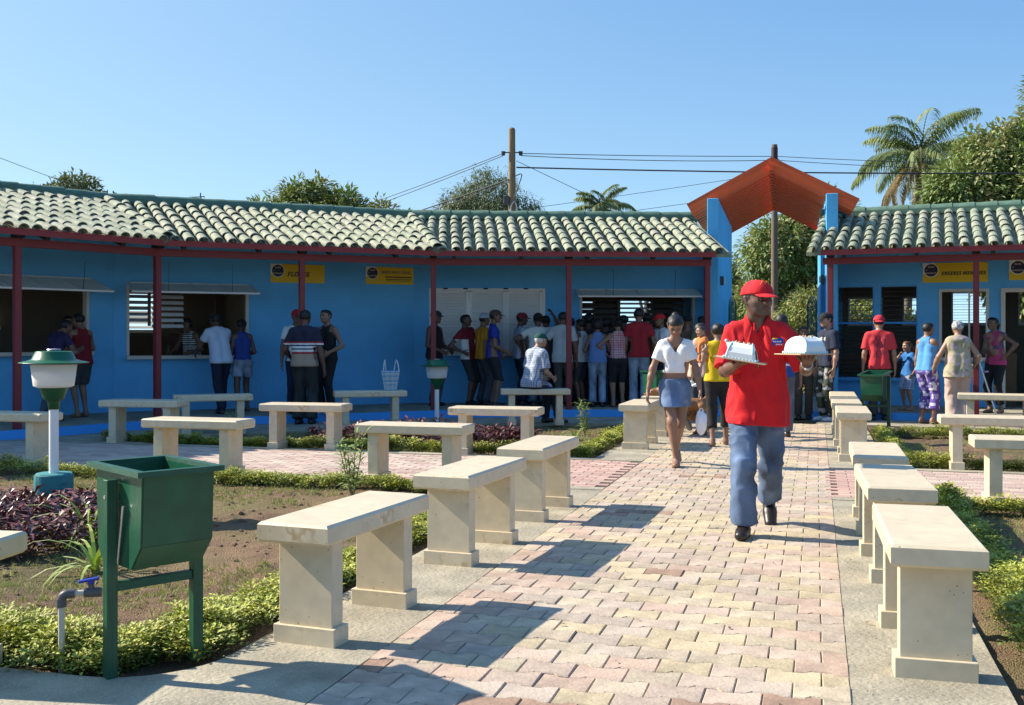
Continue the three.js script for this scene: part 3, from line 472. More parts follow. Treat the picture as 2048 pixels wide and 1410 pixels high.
{ // tap
  const o = thing('water_tap', 'grey pipe with a blue handled tap standing in the groundcover', 'tap', -1.905, -0.05, -4.44, 0.25); const pvc = mat(0.55, 0.52, 0.46, 0.5), grey = mat(0.09, 0.09, 0.10, 0.45);
  part(o, 'pipe', new THREE.CylinderGeometry(0.0135, 0.0135, 0.30, 12).translate(0, 0.15, 0), pvc);
  part(o, 'elbow', merge([new THREE.TorusGeometry(0.024, 0.018, 8, 10, Math.PI / 2).rotateZ(Math.PI / 2).translate(0.024, 0.315, 0), new THREE.CylinderGeometry(0.021, 0.021, 0.035, 12).translate(0, 0.302, 0), new THREE.CylinderGeometry(0.021, 0.021, 0.03, 12).rotateZ(Math.PI / 2).translate(0.038, 0.339, 0)]), grey);
  part(o, 'outlet_pipe', new THREE.CylinderGeometry(0.013, 0.013, 0.06, 12).rotateZ(Math.PI / 2).translate(0.07, 0.339, 0), pvc);
  const v = part(o, 'valve', merge([new THREE.CylinderGeometry(0.021, 0.021, 0.07, 12).rotateZ(Math.PI / 2).translate(0.125, 0.339, 0), new THREE.CylinderGeometry(0.012, 0.014, 0.04, 10).translate(0.118, 0.365, 0)]), grey);
  part(v, 'handle', merge([rbox(0.085, 0.012, 0.028, 0.005).rotateZ(0.15).translate(0.108, 0.392, 0), new THREE.CylinderGeometry(0.014, 0.014, 0.02, 10).translate(0.118, 0.385, 0)]), mat(0.01, 0.03, 0.35, 0.4));
}
{ // woven shopping basket on the bench
  const o = thing('woven_basket', 'pale woven plastic basket with two upright handles on the shaded bench', 'basket', -1.83, 0.561, -15.83, 0.3), m1 = mat(0.55, 0.62, 0.66, 0.6), m2 = mat(0.25, 0.45, 0.62, 0.6), l1 = [], l2 = [];
  const rad = y => 0.085 + 0.05 * (y / 0.3), E = (a, y, e = 0) => V(Math.cos(a) * (rad(y) + e), y, Math.sin(a) * (rad(y) + e) * 0.6);
  for (let r = 0; r < 13; r++) { const pts = []; for (let i = 0; i < 32; i++) { const a = i / 32 * Math.PI * 2; pts.push(E(a, 0.01 + r * 0.0225, 0.004 * ((i + r) % 2 ? 1 : -1))); } (r % 3 ? l1 : l2).push(new THREE.TubeGeometry(new THREE.CatmullRomCurve3(pts, true), 48, 0.0085, 4, true)); }
  for (let i = 0; i < 16; i++) { const a = (i + 0.5) / 16 * Math.PI * 2; (i % 2 ? l1 : l2).push(new THREE.TubeGeometry(new THREE.CatmullRomCurve3([E(a, 0), E(a, 0.15), E(a, 0.30)]), 5, 0.007, 4)); }
  const body = part(o, 'basket_weave', merge(l1), m1); part(body, 'coloured_strips', merge(l2), m2); part(o, 'basket_bottom', new THREE.CylinderGeometry(0.082, 0.08, 0.012, 20).scale(1, 1, 0.6).translate(0, 0.006, 0), m1);
  for (const s of [-1, 1]) part(o, 'handle', new THREE.TubeGeometry(new THREE.CatmullRomCurve3([V(s * 0.12, 0.28, 0.05), V(s * 0.105, 0.40, 0.03), V(s * 0.085, 0.455, 0), V(s * 0.075, 0.40, -0.03), V(s * 0.06, 0.28, -0.06)]), 16, 0.009, 5), m1);
}
// ================= plants =================
const leafMat = (r, g, b, ex = {}) => new THREE.MeshPhysicalMaterial({ color: rgb(r, g, b), vertexColors: true, roughness: 0.62, side: THREE.DoubleSide, transmission: 0.28, thickness: 0, ...ex });
const foliage = new THREE.MeshPhysicalMaterial({ vertexColors: true, roughness: 0.75, side: THREE.DoubleSide, transmission: 0.32, thickness: 0 });
class Leaves {      // collects small folded leaves
  constructor() { this.p = []; this.c = []; }
  leaf(base, dir, len, wid, col, up = V(0, 1, 0), bend = 0.25) {   // two-segment leaf with a mid fold
    const d = dir.clone().normalize(), s = new THREE.Vector3().crossVectors(d, up); if (s.lengthSq() < 1e-4) s.set(1, 0, 0); s.normalize(); const n = new THREE.Vector3().crossVectors(s, d);
    const m = base.clone().addScaledVector(d, len * 0.5), t = base.clone().addScaledVector(d, len).addScaledVector(n, -len * bend), l = m.clone().addScaledVector(s, wid / 2).addScaledVector(n, wid * 0.15), r = m.clone().addScaledVector(s, -wid / 2).addScaledVector(n, wid * 0.15);
    for (const q of [base, r, m, base, m, l, m, r, t, m, t, l]) { this.p.push(q.x, q.y, q.z); this.c.push(col[0], col[1], col[2]); }
  }
  quad(base, dir, len, wid, col, up) { const d = dir.clone().normalize(), s = new THREE.Vector3().crossVectors(d, up); if (s.lengthSq() < 1e-4) s.set(1, 0, 0); s.normalize(); const t = base.clone().addScaledVector(d, len), m = base.clone().addScaledVector(d, len * 0.45); const l = m.clone().addScaledVector(s, wid / 2), r = m.clone().addScaledVector(s, -wid / 2);
    for (const q of [base, r, t, base, t, l]) { this.p.push(q.x, q.y, q.z); this.c.push(col[0], col[1], col[2]); } }
  geo() { const g = new THREE.BufferGeometry(); g.setAttribute('position', new THREE.Float32BufferAttribute(this.p, 3)); g.setAttribute('color', new THREE.Float32BufferAttribute(this.c, 3)); g.computeVertexNormals(); return g; }
}
const vary = (c, k = 0.25) => { const f = 1 + rr(-k, k); return [c[0] * f * rr(0.9, 1.1), c[1] * f, c[2] * f * rr(0.85, 1.15)]; };
const rdir = (up = 0) => { const a = rr(0, 6.283), z = rr(-1, 1) * (1 - Math.abs(up)) + up, q = Math.sqrt(Math.max(0, 1 - z * z)); return V(Math.cos(a) * q, z, Math.sin(a) * q); };
function inst(name, label, category, geo, material, list, scatter) {
  const im = new THREE.InstancedMesh(geo, material, list.length), m = new THREE.Matrix4(), q = new THREE.Quaternion(), c = new THREE.Color();
  list.forEach((e, i) => { q.setFromEuler(new THREE.Euler(rr(-0.25, 0.25), rr(0, 6.28), rr(-0.25, 0.25))); const s = e[3] * rr(0.75, 1.25); im.setMatrixAt(i, m.compose(V(e[0], e[1], e[2]), q, V(s, s * rr(0.8, 1.2), s))); const k = rr(0.75, 1.2); im.setColorAt(i, c.setRGB(k * rr(0.92, 1.08), k, k * rr(0.85, 1.1))); });
  im.name = numbered(name); im.userData = { kind: 'stuff', label, category }; im.castShadow = im.receiveShadow = true; scene.add(im); return im; void scatter;
}
{ // golden groundcover hedging the beds
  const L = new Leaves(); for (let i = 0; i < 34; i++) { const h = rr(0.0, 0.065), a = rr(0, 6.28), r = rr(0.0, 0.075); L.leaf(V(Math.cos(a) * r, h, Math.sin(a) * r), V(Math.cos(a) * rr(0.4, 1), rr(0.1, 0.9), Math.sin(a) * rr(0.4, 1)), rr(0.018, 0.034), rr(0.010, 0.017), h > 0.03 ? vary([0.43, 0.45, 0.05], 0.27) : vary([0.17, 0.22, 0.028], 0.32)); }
  const g = L.geo();
  const strip = (u0, v0, u1, v1, w, dens, h, list) => { const len = Math.hypot(u1 - u0, v1 - v0), n = Math.round(len * dens); for (let i = 0; i < n; i++) { const t = rnd(), q = (rnd() + rnd() + rnd()) / 1.5 - 1, nx = (v1 - v0) / len, ny = -(u1 - u0) / len; const lump = -0.15 + 2.1 * fbm((u0 + (u1 - u0) * t) * 2.2 + 9, (v0 + (v1 - v0) * t) * 2.2 + 4, 3, 3); if (Math.abs(q) > lump * 1.05) continue; const [x, z] = UV(mix(u0, u1, t) + nx * q * w / 2, mix(v0, v1, t) + ny * q * w / 2); const top = h * Math.max(0.1, lump) * (1 - q * q * 0.6); list.push([x, soilHeight(x, z) + rr(0, top), z, 1]); } };
  const mk = (label, strips) => { const list = []; for (const s of strips) strip(...s, list); inst('golden_groundcover', label, 'groundcover', g, leafMat(1, 1, 1), list); };
  mk('golden green groundcover edging the near left bed', [[-0.30, -1.84, 4.7, -1.82, 0.50, 420, 0.08], [-0.36, -1.9, -0.34, -3.3, 0.56, 720, 0.08], [4.75, -1.7, 4.72, -6.6, 0.36, 230, 0.07], [4.7, -6.6, 4.8, -10, 0.3, 120, 0.12]]);
  mk('golden green groundcover edging the far left bed', [[7.6, -1.7, 7.62, -8.2, 0.26, 200, 0.11], [7.6, -1.72, 11.6, -1.72, 0.28, 170, 0.12]]);
  mk('golden green groundcover edging the near right bed', [[-0.6, 1.85, 4.7, 1.82, 0.36, 300, 0.15], [4.72, 1.8, 4.75, 5.5, 0.3, 220, 0.13]]);
  mk('golden green groundcover edging the far right bed', [[7.62, 1.75, 7.6, 6.5, 0.28, 200, 0.11], [7.6, 1.75, 11.6, 1.72, 0.26, 160, 0.11], [11.3, 1.8, 11.6, 6, 0.3, 130, 0.12]]);
  // grass tufts on the soil
  const T = new Leaves(); for (let i = 0; i < 9; i++) { const a = rr(0, 6.28); T.quad(V(rr(-0.02, 0.02), 0, rr(-0.02, 0.02)), V(Math.cos(a) * 0.7, 1, Math.sin(a) * 0.7), rr(0.018, 0.05), 0.004, vary([0.30, 0.34, 0.08], 0.3), V(Math.sin(a), 0, Math.cos(a))); }
  const tg = T.geo(); const tufts = (label, n, u0, u1, v0, v1, th) => { const list = []; let guard = 0; while (list.length < n && guard++ < n * 12) { const u = rr(u0, u1), v = rr(v0, v1), d = fbm(u * 1.6 + 20, v * 1.6 + 50, 8, 4) + rr(-0.10, 0.10); if (d < th) continue; const [x, z] = UV(u, v); list.push([x, soilHeight(x, z) - 0.004, z, 1]); } inst('grass', label, 'grass', tg, foliage, list); };
  tufts('thin grass tufts scattered over the near left soil', 4200, -0.4, 4.6, -8, -1.75, 0.53);
  tufts('thin grass in the far left bed', 4200, 7.6, 11.6, -8, -1.7, 0.44);
  tufts('thin grass in the near right bed', 1500, -0.6, 4.6, 1.75, 5, 0.5);
  tufts('thin grass in the far right bed', 3400, 7.6, 11.6, 1.75, 7, 0.42);
  // clods and pebbles on the soil
  { const list = []; for (let i = 0; i < 1600; i++) { const [x, z] = rnd() < 0.75 ? UV(rr(-0.4, 4.6), rr(-7.5, -1.75)) : UV(rr(-0.5, 4.6), rr(1.8, 4)); list.push([x, soilHeight(x, z), z, rr(0.3, 1.4)]); }
    const cg = new THREE.IcosahedronGeometry(0.016, 0).scale(1.2, 0.7, 1); inst('soil_clods', 'small clods of earth lying on the planting beds', 'soil', cg, mat(0.19, 0.115, 0.065, 1), list); }
  { // dry leaves and bits of litter on the paving
    const D = new Leaves(); D.leaf(V(-0.015, 0.003, 0), V(1, 0.05, 0), 0.032, 0.014, [0.20, 0.13, 0.06], V(0, 1, 0), 0.3); const list = []; for (let i = 0; i < 130; i++) { const [x, z] = UV(rr(-0.8, 12), rr(-1.55, 1.55)); list.push([x, 0.012, z, rr(0.4, 1.1)]); } inst('dry_leaves', 'scattered dry leaves on the paved path', 'leaves', D.geo(), foliage, list); }
  // purple leaved plants
  const P = new Leaves(); for (let i = 0; i < 16; i++) { const a = rr(0, 6.28), h = rr(0.02, 0.17); P.leaf(V(Math.cos(a) * 0.02, h, Math.sin(a) * 0.02), V(Math.cos(a), rr(0.2, 1.1), Math.sin(a)), rr(0.07, 0.12), rr(0.022, 0.034), rnd() < 0.45 ? vary([0.17, 0.05, 0.055], 0.3) : rnd() < 0.4 ? vary([0.28, 0.15, 0.14], 0.3) : vary([0.10, 0.04, 0.035], 0.3), V(0, 1, 0), 0.35); }
  const pg = P.geo(); const purple = (label, cx, cz, rx, rz, n, h) => { const list = []; for (let i = 0; i < n; i++) { const a = rr(0, 6.28), r = Math.sqrt(rnd()), x = cx + Math.cos(a) * r * rx, z = cz + Math.sin(a) * r * rz; list.push([x, soilHeight(x, z) + rr(0, h) * (1 - r * r), z, 1]); } inst('purple_plants', label, 'purple plants', pg, leafMat(1, 1, 1, { roughness: 0.4, transmission: 0 }), list); };
  purple('dense purple leaved plants round the near lamp', -3.62, -7.45, 1.0, 1.1, 430, 0.09);
  purple('purple leaved plants behind the bench with the shaded front', -1.15, -13.6, 1.5, 0.55, 380, 0.14);
}
function lily(x, z, n, len, label, cols = [0.30, 0.42, 0.05]) {
  const o = thing('strap_leaf_plant', label, 'plant', x, soilHeight(x, z), z, 0, 'strap leaved plants'), L = new Leaves();
  for (let i = 0; i < n; i++) { const a = i / n * 6.28 + rr(-0.3, 0.3), el = rr(0.5, 1.4), l = len * rr(0.7, 1.1); let p = V(0, 0, 0), ang = el; const col = vary(cols, 0.2), w = 0.028; for (let k = 0; k < 6; k++) { const d = V(Math.cos(a) * Math.cos(ang), Math.sin(ang), Math.sin(a) * Math.cos(ang)), q = p.clone().addScaledVector(d, l / 6), s = V(-Math.sin(a), 0, Math.cos(a)), w0 = w * (1 - k / 6) ** 0.6, w1 = w * Math.max(0.05, 1 - (k + 1) / 6) ** 0.6; const A = p.clone().addScaledVector(s, w0 / 2), B = p.clone().addScaledVector(s, -w0 / 2), C = q.clone().addScaledVector(s, -w1 / 2), D = q.clone().addScaledVector(s, w1 / 2); for (const t of [A, B, C, A, C, D]) { L.p.push(t.x, t.y, t.z); L.c.push(...col); } p = q; ang -= rr(0.2, 0.42); } }
  part(o, 'leaves', L.geo(), foliage); part(o, 'crown_base', new THREE.CylinderGeometry(0.018, 0.03, 0.06, 7).translate(0, 0.02, 0), mat(0.2, 0.25, 0.06, 0.8));
}
lily(-2.9, -7.2, 22, 0.6, 'yellow green strap leaved plant behind the big bin'); lily(-2.52, -6.35, 22, 0.55, 'yellow green strap leaved plant just left of the big bin'); lily(-4.1, -7.3, 12, 0.4, 'strap leaved plant at the left edge among the purple plants'); lily(-2.75, -8.0, 14, 0.5, 'strap leaved plant beside the lamp footing');
lily(0.85, -14.1, 12, 0.32, 'small strap leaved plant in the far left bed'); lily(6.05, -14.9, 14, 0.45, 'strap leaved plant before the woman with the crutch', [0.30, 0.38, 0.12]);
function oleander(x, z, h, label, n = 5) {
  const o = thing('oleander_shrub', label, 'shrub', x, soilHeight(x, z), z, 0, 'young oleander shrubs'), L = new Leaves(), st = [];
  for (let i = 0; i < n; i++) { const a = rr(0, 6.28), tilt = rr(0.05, 0.32), top = V(Math.cos(a) * tilt * h, h * rr(0.7, 1), Math.sin(a) * tilt * h); st.push(bar(V(0, 0, 0), top, 0.006, 0.003, 5)); for (let k = 0; k < 44; k++) { const t = 0.18 + 0.82 * (k / 44), p = top.clone().multiplyScalar(t), b = rr(0, 6.28); L.leaf(p, V(Math.cos(b), rr(0.1, 1.0), Math.sin(b)), rr(0.08, 0.14) * Math.min(1, h / 0.6), 0.023, vary([0.22, 0.32, 0.07], 0.35), V(0, 1, 0), 0.2); } }
  part(o, 'leaves', L.geo(), foliage); part(o, 'stems', merge(st), mat(0.16, 0.13, 0.07, 0.9));
}
oleander(-1.36, -8.95, 0.62, 'leafy young oleander shrub standing before the cross path'); oleander(1.02, -14.7, 0.55, 'young oleander shrub in sun left of the walking woman', 4); oleander(-3.8, -14.15, 0.42, 'small oleander shrub under the shaded bench by the facade', 3); oleander(7.6, -14.3, 0.35, 'low oleander shrub at the right edge of the far bed', 3);
// ================= trees behind =================
const bark = mat(0.17, 0.13, 0.095, 0.95, { bumpMap: stuccoBump, bumpScale: 0.02 });
function limb(list, pts, r0, r1) { const c = new THREE.CatmullRomCurve3(pts), n = 8; let prev = null; for (let i = 0; i <= n; i++) { const p = c.getPoint(i / n); if (prev) list.push(bar(prev, p, mix(r0, r1, (i - 1) / n), mix(r0, r1, i / n), 8)); prev = p; } }
// lobes: [x, y, z, radius, flatten]; clumps of leaves round each lobe's surface
function tree(name, label, x, z, lobes, { size = 0.15, clumps = 60, per = 26, cols, droop = -0.25, tr = 0.16, width = 0.42, y0 = -0.25, group = 'trees behind the buildings' }) {
  const o = thing(name, label, 'tree', x, y0, z, 0, group), L = new Leaves(), tk = [];
  const top = lobes.reduce((a, b) => (b[1] > a[1] ? b : a)); limb(tk, [V(0, -0.1, 0), V(rr(-0.1, 0.1), top[1] * 0.3, rr(-0.1, 0.1)), V(top[0] * 0.6, top[1] * 0.8, top[2] * 0.6)], tr, tr * 0.45);
  for (const [lx, ly, lz, r, fl = 0.85] of lobes) {
    limb(tk, [V(lx * 0.05, Math.min(ly * 0.4, top[1] * 0.35), lz * 0.05), V(lx * 0.5, ly * 0.72, lz * 0.5), V(lx, ly, lz)], tr * 0.5, tr * 0.12);
    const nc = Math.round(clumps * 2.4 * r * r);
    for (let i = 0; i < nc; i++) { const d = rdir(), q = Math.pow(rr(0.35, 1), 0.5) * (0.78 + 0.5 * (fbm(d.x * 2 + lx + 9, d.y * 2 + ly + 9, d.z * 2 + 5, 3) - 0.2)), c = V(lx + d.x * r * q, ly + d.y * r * q * fl, lz + d.z * r * q), base = cols[Math.floor(rnd() * cols.length)];
      const cr = size * rr(1.0, 1.9); for (let k = 0; k < per; k++) { const e = rdir(), p = c.clone().addScaledVector(e, cr * rr(0.1, 1)); const out = e.clone().multiplyScalar(0.8).add(V(d.x * 0.5, droop + d.y * 0.4, d.z * 0.5)).add(rdir().multiplyScalar(0.35)); L.leaf(p, out, size * rr(0.7, 1.25), size * width * rr(0.8, 1.2), vary(base, 0.28), V(rr(-0.4, 0.4), 1, rr(-0.4, 0.4)), 0.18); } }
  }
  part(o, 'trunk', merge(tk), bark); part(o, 'crown', L.geo(), foliage);
}
const G1 = [[0.17, 0.25, 0.04], [0.22, 0.29, 0.05], [0.12, 0.19, 0.03], [0.30, 0.31, 0.08]], G2 = [[0.29, 0.36, 0.10], [0.21, 0.29, 0.06], [0.38, 0.37, 0.15], [0.16, 0.24, 0.05]], G3 = [[0.15, 0.19, 0.06], [0.19, 0.22, 0.07], [0.12, 0.155, 0.05]], G4 = [[0.33, 0.36, 0.08], [0.20, 0.26, 0.05], [0.38, 0.36, 0.14]];
tree('broadleaf_tree', 'dark round tree top behind the left roof, leftmost one', -14.9, -35, [[-0.55, 5.75, 0, 1.0], [0.5, 6.05, 0.3, 1.05], [-1.2, 5.2, -0.3, 0.8], [0.2, 5.0, 0.5, 1.3]], { cols: G3, size: 0.2, clumps: 55, per: 22 });
tree('broadleaf_tree', 'small dark tree top behind the left roof fold', -13.6, -35, [[0, 5.75, 0, 0.75], [0.35, 5.3, 0, 0.6]], { cols: G3, size: 0.18, clumps: 60, per: 22 });
tree('mango_tree', 'rounded green tree with drooping leaves behind the middle roof', -6.1, -32, [[-0.1, 5.45, 0, 1.2], [1.0, 5.2, 0.3, 0.95], [-1.2, 4.95, 0.2, 0.95], [0.3, 4.5, 0.5, 1.3], [1.3, 4.4, 0.4, 0.8]], { cols: [...G1, [0.19, 0.17, 0.03]], size: 0.2, clumps: 60, per: 24 });
tree('mango_tree', 'small yellowish green tree behind the middle roof', -3.7, -31, [[-0.15, 5.1, 0, 0.52], [0.45, 4.75, 0.2, 0.6], [-0.5, 4.6, 0, 0.65]], { cols: [...G1, [0.26, 0.20, 0.03]], size: 0.17, clumps: 75, per: 22 });
tree('feathery_tree', 'big grey green feathery tree behind the utility pole', -0.85, -37, [[0.0, 6.4, 0, 1.3, 1], [-0.9, 5.8, 0.3, 1.15, 1], [1.0, 5.7, -0.2, 1.15, 1], [0, 5.3, 0.5, 1.7], [-1.7, 5.0, 0, 0.75], [1.6, 4.9, 0, 0.9]], { cols: [[0.16, 0.20, 0.07], [0.20, 0.22, 0.085], [0.12, 0.16, 0.055]], size: 0.17, clumps: 60, per: 26, droop: -0.8, width: 0.2 });
tree('broadleaf_tree', 'bright green tree seen through the gate opening', 8.6, -30, [[0.2, 4.7, 0, 1.35], [-1.0, 3.9, 0.4, 1.3], [0.9, 3.3, 0.3, 1.4], [-1.6, 2.4, 0.6, 1.0], [0.1, 2.1, 0.9, 1.4]], { cols: G2, size: 0.19, clumps: 60, per: 24 });
tree('broadleaf_tree', 'green tree behind the left gate wall', 6.5, -33, [[-0.2, 3.3, 0, 1.2], [0.7, 2.4, 0.4, 1.2], [-0.9, 2.2, 0, 1.1]], { cols: G2, size: 0.18, clumps: 55, per: 24 });
tree('bush', 'sunny yellow green bush behind the gate opening', 7.4, -26, [[0, 2.1, 0, 0.9], [0.8, 1.7, 0.2, 0.9], [-0.9, 1.5, 0.2, 0.8], [0.1, 1.0, 0.5, 1.0]], { cols: G4, size: 0.11, clumps: 100, per: 22, tr: 0.06, group: 'bushes behind the gate' });
tree('bush', 'yellow green bush low behind the right gate wall', 9.2, -27, [[0, 2.2, 0, 0.9], [0.8, 1.6, 0.2, 0.9], [-0.6, 1.2, 0.4, 0.9]], { cols: G4, size: 0.11, clumps: 100, per: 22, tr: 0.06, group: 'bushes behind the gate' });
tree('broadleaf_tree', 'huge pale green tree filling the upper right corner', 13.9, -28, [[-1.0, 6.2, 0, 1.35], [0.9, 7.3, 0, 1.5], [-2.0, 5.3, 0.5, 1.25], [0.0, 5.2, 0.8, 1.9], [2.4, 6.2, 0.4, 2.0], [-1.9, 4.1, 0.3, 1.2], [1.3, 4.0, 0.8, 1.9], [-0.4, 3.2, 0.8, 1.5]], { cols: G2, size: 0.2, clumps: 58, per: 25, tr: 0.28 });
tree('broadleaf_tree', 'dark green tree low behind the big palm', 11.0, -36, [[0, 4.9, 0, 1.1], [-1.2, 5.2, 0, 0.75], [1.0, 4.4, 0, 1.2]], { cols: G1, size: 0.19, clumps: 55, per: 22 });
tree('broadleaf_tree', 'distant green tree just showing over the roof beside the left gate wall', 5.9, -46, [[0, 6.3, 0, 0.5], [-1.2, 6.1, 0, 0.5]], { cols: G1, size: 0.2, clumps: 60, per: 20 });
function palm(x, z, h, fl, n, label, lean = 0.3, dry = 0) {
  const o = thing('palm_tree', label, 'palm tree', x, -0.25, z, 0, 'palm trees'), tk = []; const crown = V(lean, h, 0);
  limb(tk, [V(0, 0, 0), V(lean * 0.3, h * 0.5, 0), crown], 0.17, 0.12); part(o, 'trunk', merge(tk), mat(0.27, 0.23, 0.18, 0.95, { bumpMap: stuccoBump, bumpScale: 0.02 }));
  for (let i = 0; i < n; i++) {
    const L = new Leaves(), a = i / n * 6.283 * 2.618 + rr(-0.2, 0.2); let el = mix(1.5, -0.45, (i + 0.5) / n) + rr(-0.12, 0.12), p = crown.clone(); const len = fl * rr(0.85, 1.1), seg = 22, ds = len / seg, dryness = i > n - 1 - dry ? 1 : 0;
    for (let k = 0; k < seg; k++) { const d = V(Math.cos(a) * Math.cos(el), Math.sin(el), Math.sin(a) * Math.cos(el)), q = p.clone().addScaledVector(d, ds), s = V(-Math.sin(a), 0, Math.cos(a)), col0 = dryness ? vary([0.36, 0.27, 0.12], 0.2) : vary([0.17, 0.22, 0.05], 0.25);
      const wr = 0.03 * (1 - k / seg) + 0.006; for (const t of [p.clone().addScaledVector(s, wr), p.clone().addScaledVector(s, -wr), q, q]) void t; L.quad(p, d, ds * 1.3, wr * 2, [0.28, 0.26, 0.09], V(0, 1, 0));
      if (k > 2) for (const sd of [-1, 1]) for (let j = 0; j < 2; j++) { const ll = fl * 0.30 * Math.sin(Math.PI * clamp(0.12 + 0.84 * k / seg, 0, 1)) * rr(0.8, 1.1), dir = s.clone().multiplyScalar(sd * 0.85).addScaledVector(d, 0.55).add(V(0, -0.55 + rr(-0.15, 0.15), 0)); L.leaf(p.clone().addScaledVector(d, ds * (j * 0.5)), dir, ll, 0.05, col0, V(0, 1, 0), 0.35); }
      p = q; el -= (0.045 + 0.07 * (k / seg)) * rr(0.8, 1.2); }
    part(o, 'frond', L.geo(), foliage);
  }
}
palm(11.95, -32, 7.05, 2.35, 30, 'tall coconut palm with drooping fronds beside the big tree', 0.5, 5);
palm(3.0, -36, 6.0, 1.35, 18, 'small palm top showing above the roof ridge', 0.05, 1);
// ================= poles and wires =================
const poleM = mat(0.23, 0.155, 0.085, 0.95, { bumpMap: stuccoBump, bumpScale: 0.03 }), wireM = mat(0.03, 0.03, 0.035, 0.6);
{
  const o = thing('utility_pole', 'brown wooden utility pole behind the middle roof', 'utility pole', 0, -0.25, -24.2, 0, 'utility poles');
  part(o, 'pole', new THREE.CylinderGeometry(0.075, 0.11, 6.45, 12).translate(0, 3.15, 0), poleM); part(o, 'pole_top', new THREE.SphereGeometry(0.075, 10, 6).scale(1, 0.8, 1).translate(0, 6.38, 0), poleM);
  for (const s of [-1, 1]) part(o, 'insulator', merge([bar(V(s * 0.06, 5.85, 0.05), V(s * 0.2, 5.85, 0.05), 0.014), new THREE.CylinderGeometry(0.05, 0.04, 0.09, 8).translate(s * 0.2, 5.83, 0.05)]), wireM);
  part(o, 'meter_box', rbox(0.12, 0.2, 0.1, 0.01, -0.13, 4.75, 0.06), mat(0.06, 0.06, 0.07, 0.6));
  part(o, 'conduit', new THREE.TubeGeometry(new THREE.CatmullRomCurve3([V(0.11, 3.4, 0.09), V(0.11, 4.55, 0.09), V(0.06, 4.72, 0.12), V(-0.02, 4.62, 0.13), V(-0.03, 4.45, 0.13), V(-0.09, 4.3, 0.12)]), 24, 0.02, 6), M.steel);
  part(o, 'cable_loop', new THREE.TubeGeometry(new THREE.CatmullRomCurve3([V(0.08, 5.3, 0.1), V(0.22, 5.35, 0.1), V(0.1, 4.95, 0.12), V(0.05, 4.8, 0.12)]), 18, 0.012, 5), wireM);
  const p = thing('utility_pole', 'slim utility pole standing behind the orange gate canopy', 'utility pole', 6.75, -0.25, -27, 0, 'utility poles');
  part(p, 'pole', new THREE.CylinderGeometry(0.075, 0.10, 6.6, 12).translate(0, 3.25, 0), mat(0.17, 0.13, 0.10, 0.95)); part(p, 'pole_band', new THREE.CylinderGeometry(0.085, 0.085, 0.35, 12).translate(0, 6.3, 0), mat(0.05, 0.025, 0.03, 0.7));
  for (const y of [6.15, 5.95]) part(p, 'insulator', new THREE.CylinderGeometry(0.03, 0.03, 0.08, 8).translate(0.1, y, 0), M.white);
}
function wire(label, a, b, sag, r) { const pts = []; for (let i = 0; i <= 14; i++) { const t = i / 14; pts.push(V(mix(a[0], b[0], t), mix(a[1], b[1], t) - sag * 4 * t * (1 - t), mix(a[2], b[2], t))); } const o = part(scene, numbered('overhead_wire'), new THREE.TubeGeometry(new THREE.CatmullRomCurve3(pts), 30, r, 4), wireM); o.userData = { label, category: 'wire', group: 'overhead wires' }; }
wire('upper wire falling from the wooden pole towards the far left', [-0.2, 5.58, -24.15], [-14.5, 5.8, -50], 0.35, 0.009);
wire('second wire falling from the wooden pole towards the far left', [-0.2, 5.53, -24.15], [-15, 5.35, -50], 0.35, 0.009);
wire('thick dark cable falling from the wooden pole towards the left', [-0.08, 4.98, -24.15], [-15, 4.6, -50], 0.3, 0.016);
wire('lower dark cable falling from the wooden pole towards the left', [-0.08, 4.93, -24.15], [-15.5, 4.3, -50], 0.4, 0.012);
wire('top wire between the two poles', [0.2, 5.58, -24.15], [6.7, 6.0, -27], 0.02, 0.009);
wire('second wire between the two poles', [0.2, 5.53, -24.15], [6.7, 5.9, -27], 0.06, 0.009);
wire('top wire running right from the slim pole', [6.8, 6.0, -27], [19, 6.3, -30], 0.1, 0.008);
wire('second wire running right from the slim pole', [6.8, 5.9, -27], [19, 6.1, -30], 0.12, 0.008);
wire('thick black cable crossing in front of the gate peak and the trees', [0.1, 5.25, -24.1], [19, 5.55, -26.5], 0.1, 0.017);
wire('guy wire slanting down right from the wooden pole', [0.1, 5.4, -24.1], [3.6, 4.05, -26], 0, 0.007);
wire('thin far wire rising towards the right behind the small palm', [-10, 4.9, -40], [10, 7.6, -40], 0.1, 0.009);
wire('thin far wire below it behind the small palm', [-10, 4.4, -40], [10, 6.9, -40], 0.1, 0.009);
wire('guy wire slanting right down from the slim pole', [6.8, 5.9, -27], [8.9, 4.5, -27], 0, 0.008);
wire('guy wire slanting left down from the slim pole', [6.7, 5.9, -27], [4.9, 4.7, -27], 0, 0.008);
wire('highest wire at the upper left edge', [-14, 6.4, -22], [-13.2, 5.9, -35], 0.05, 0.008);
wire('middle wire at the left edge above the roof', [-14, 5.85, -22], [-14.5, 5.7, -35], 0.05, 0.008);
wire('lowest wire at the left edge above the roof', [-14, 5.6, -22], [-15, 5.4, -35], 0.05, 0.008);
{ const o = thing('roof_aerial', 'thin television aerial above the left roof', 'aerial', -8.9, -0.25, -30, 0.15), l = [];
  part(o, 'mast', bar(V(0, 0, 0), V(0, 5.72, 0), 0.018, 0.018, 6), wireM); part(o, 'boom', bar(V(-0.3, 5.58, 0), V(0.12, 5.62, 0), 0.012, 0.012, 5), wireM); for (let i = 0; i < 6; i++) l.push(bar(V(-0.28 + i * 0.075, 5.58, -0.12), V(-0.28 + i * 0.075, 5.60, 0.12), 0.008, 0.008, 4)); part(o, 'elements', merge(l), wireM); }
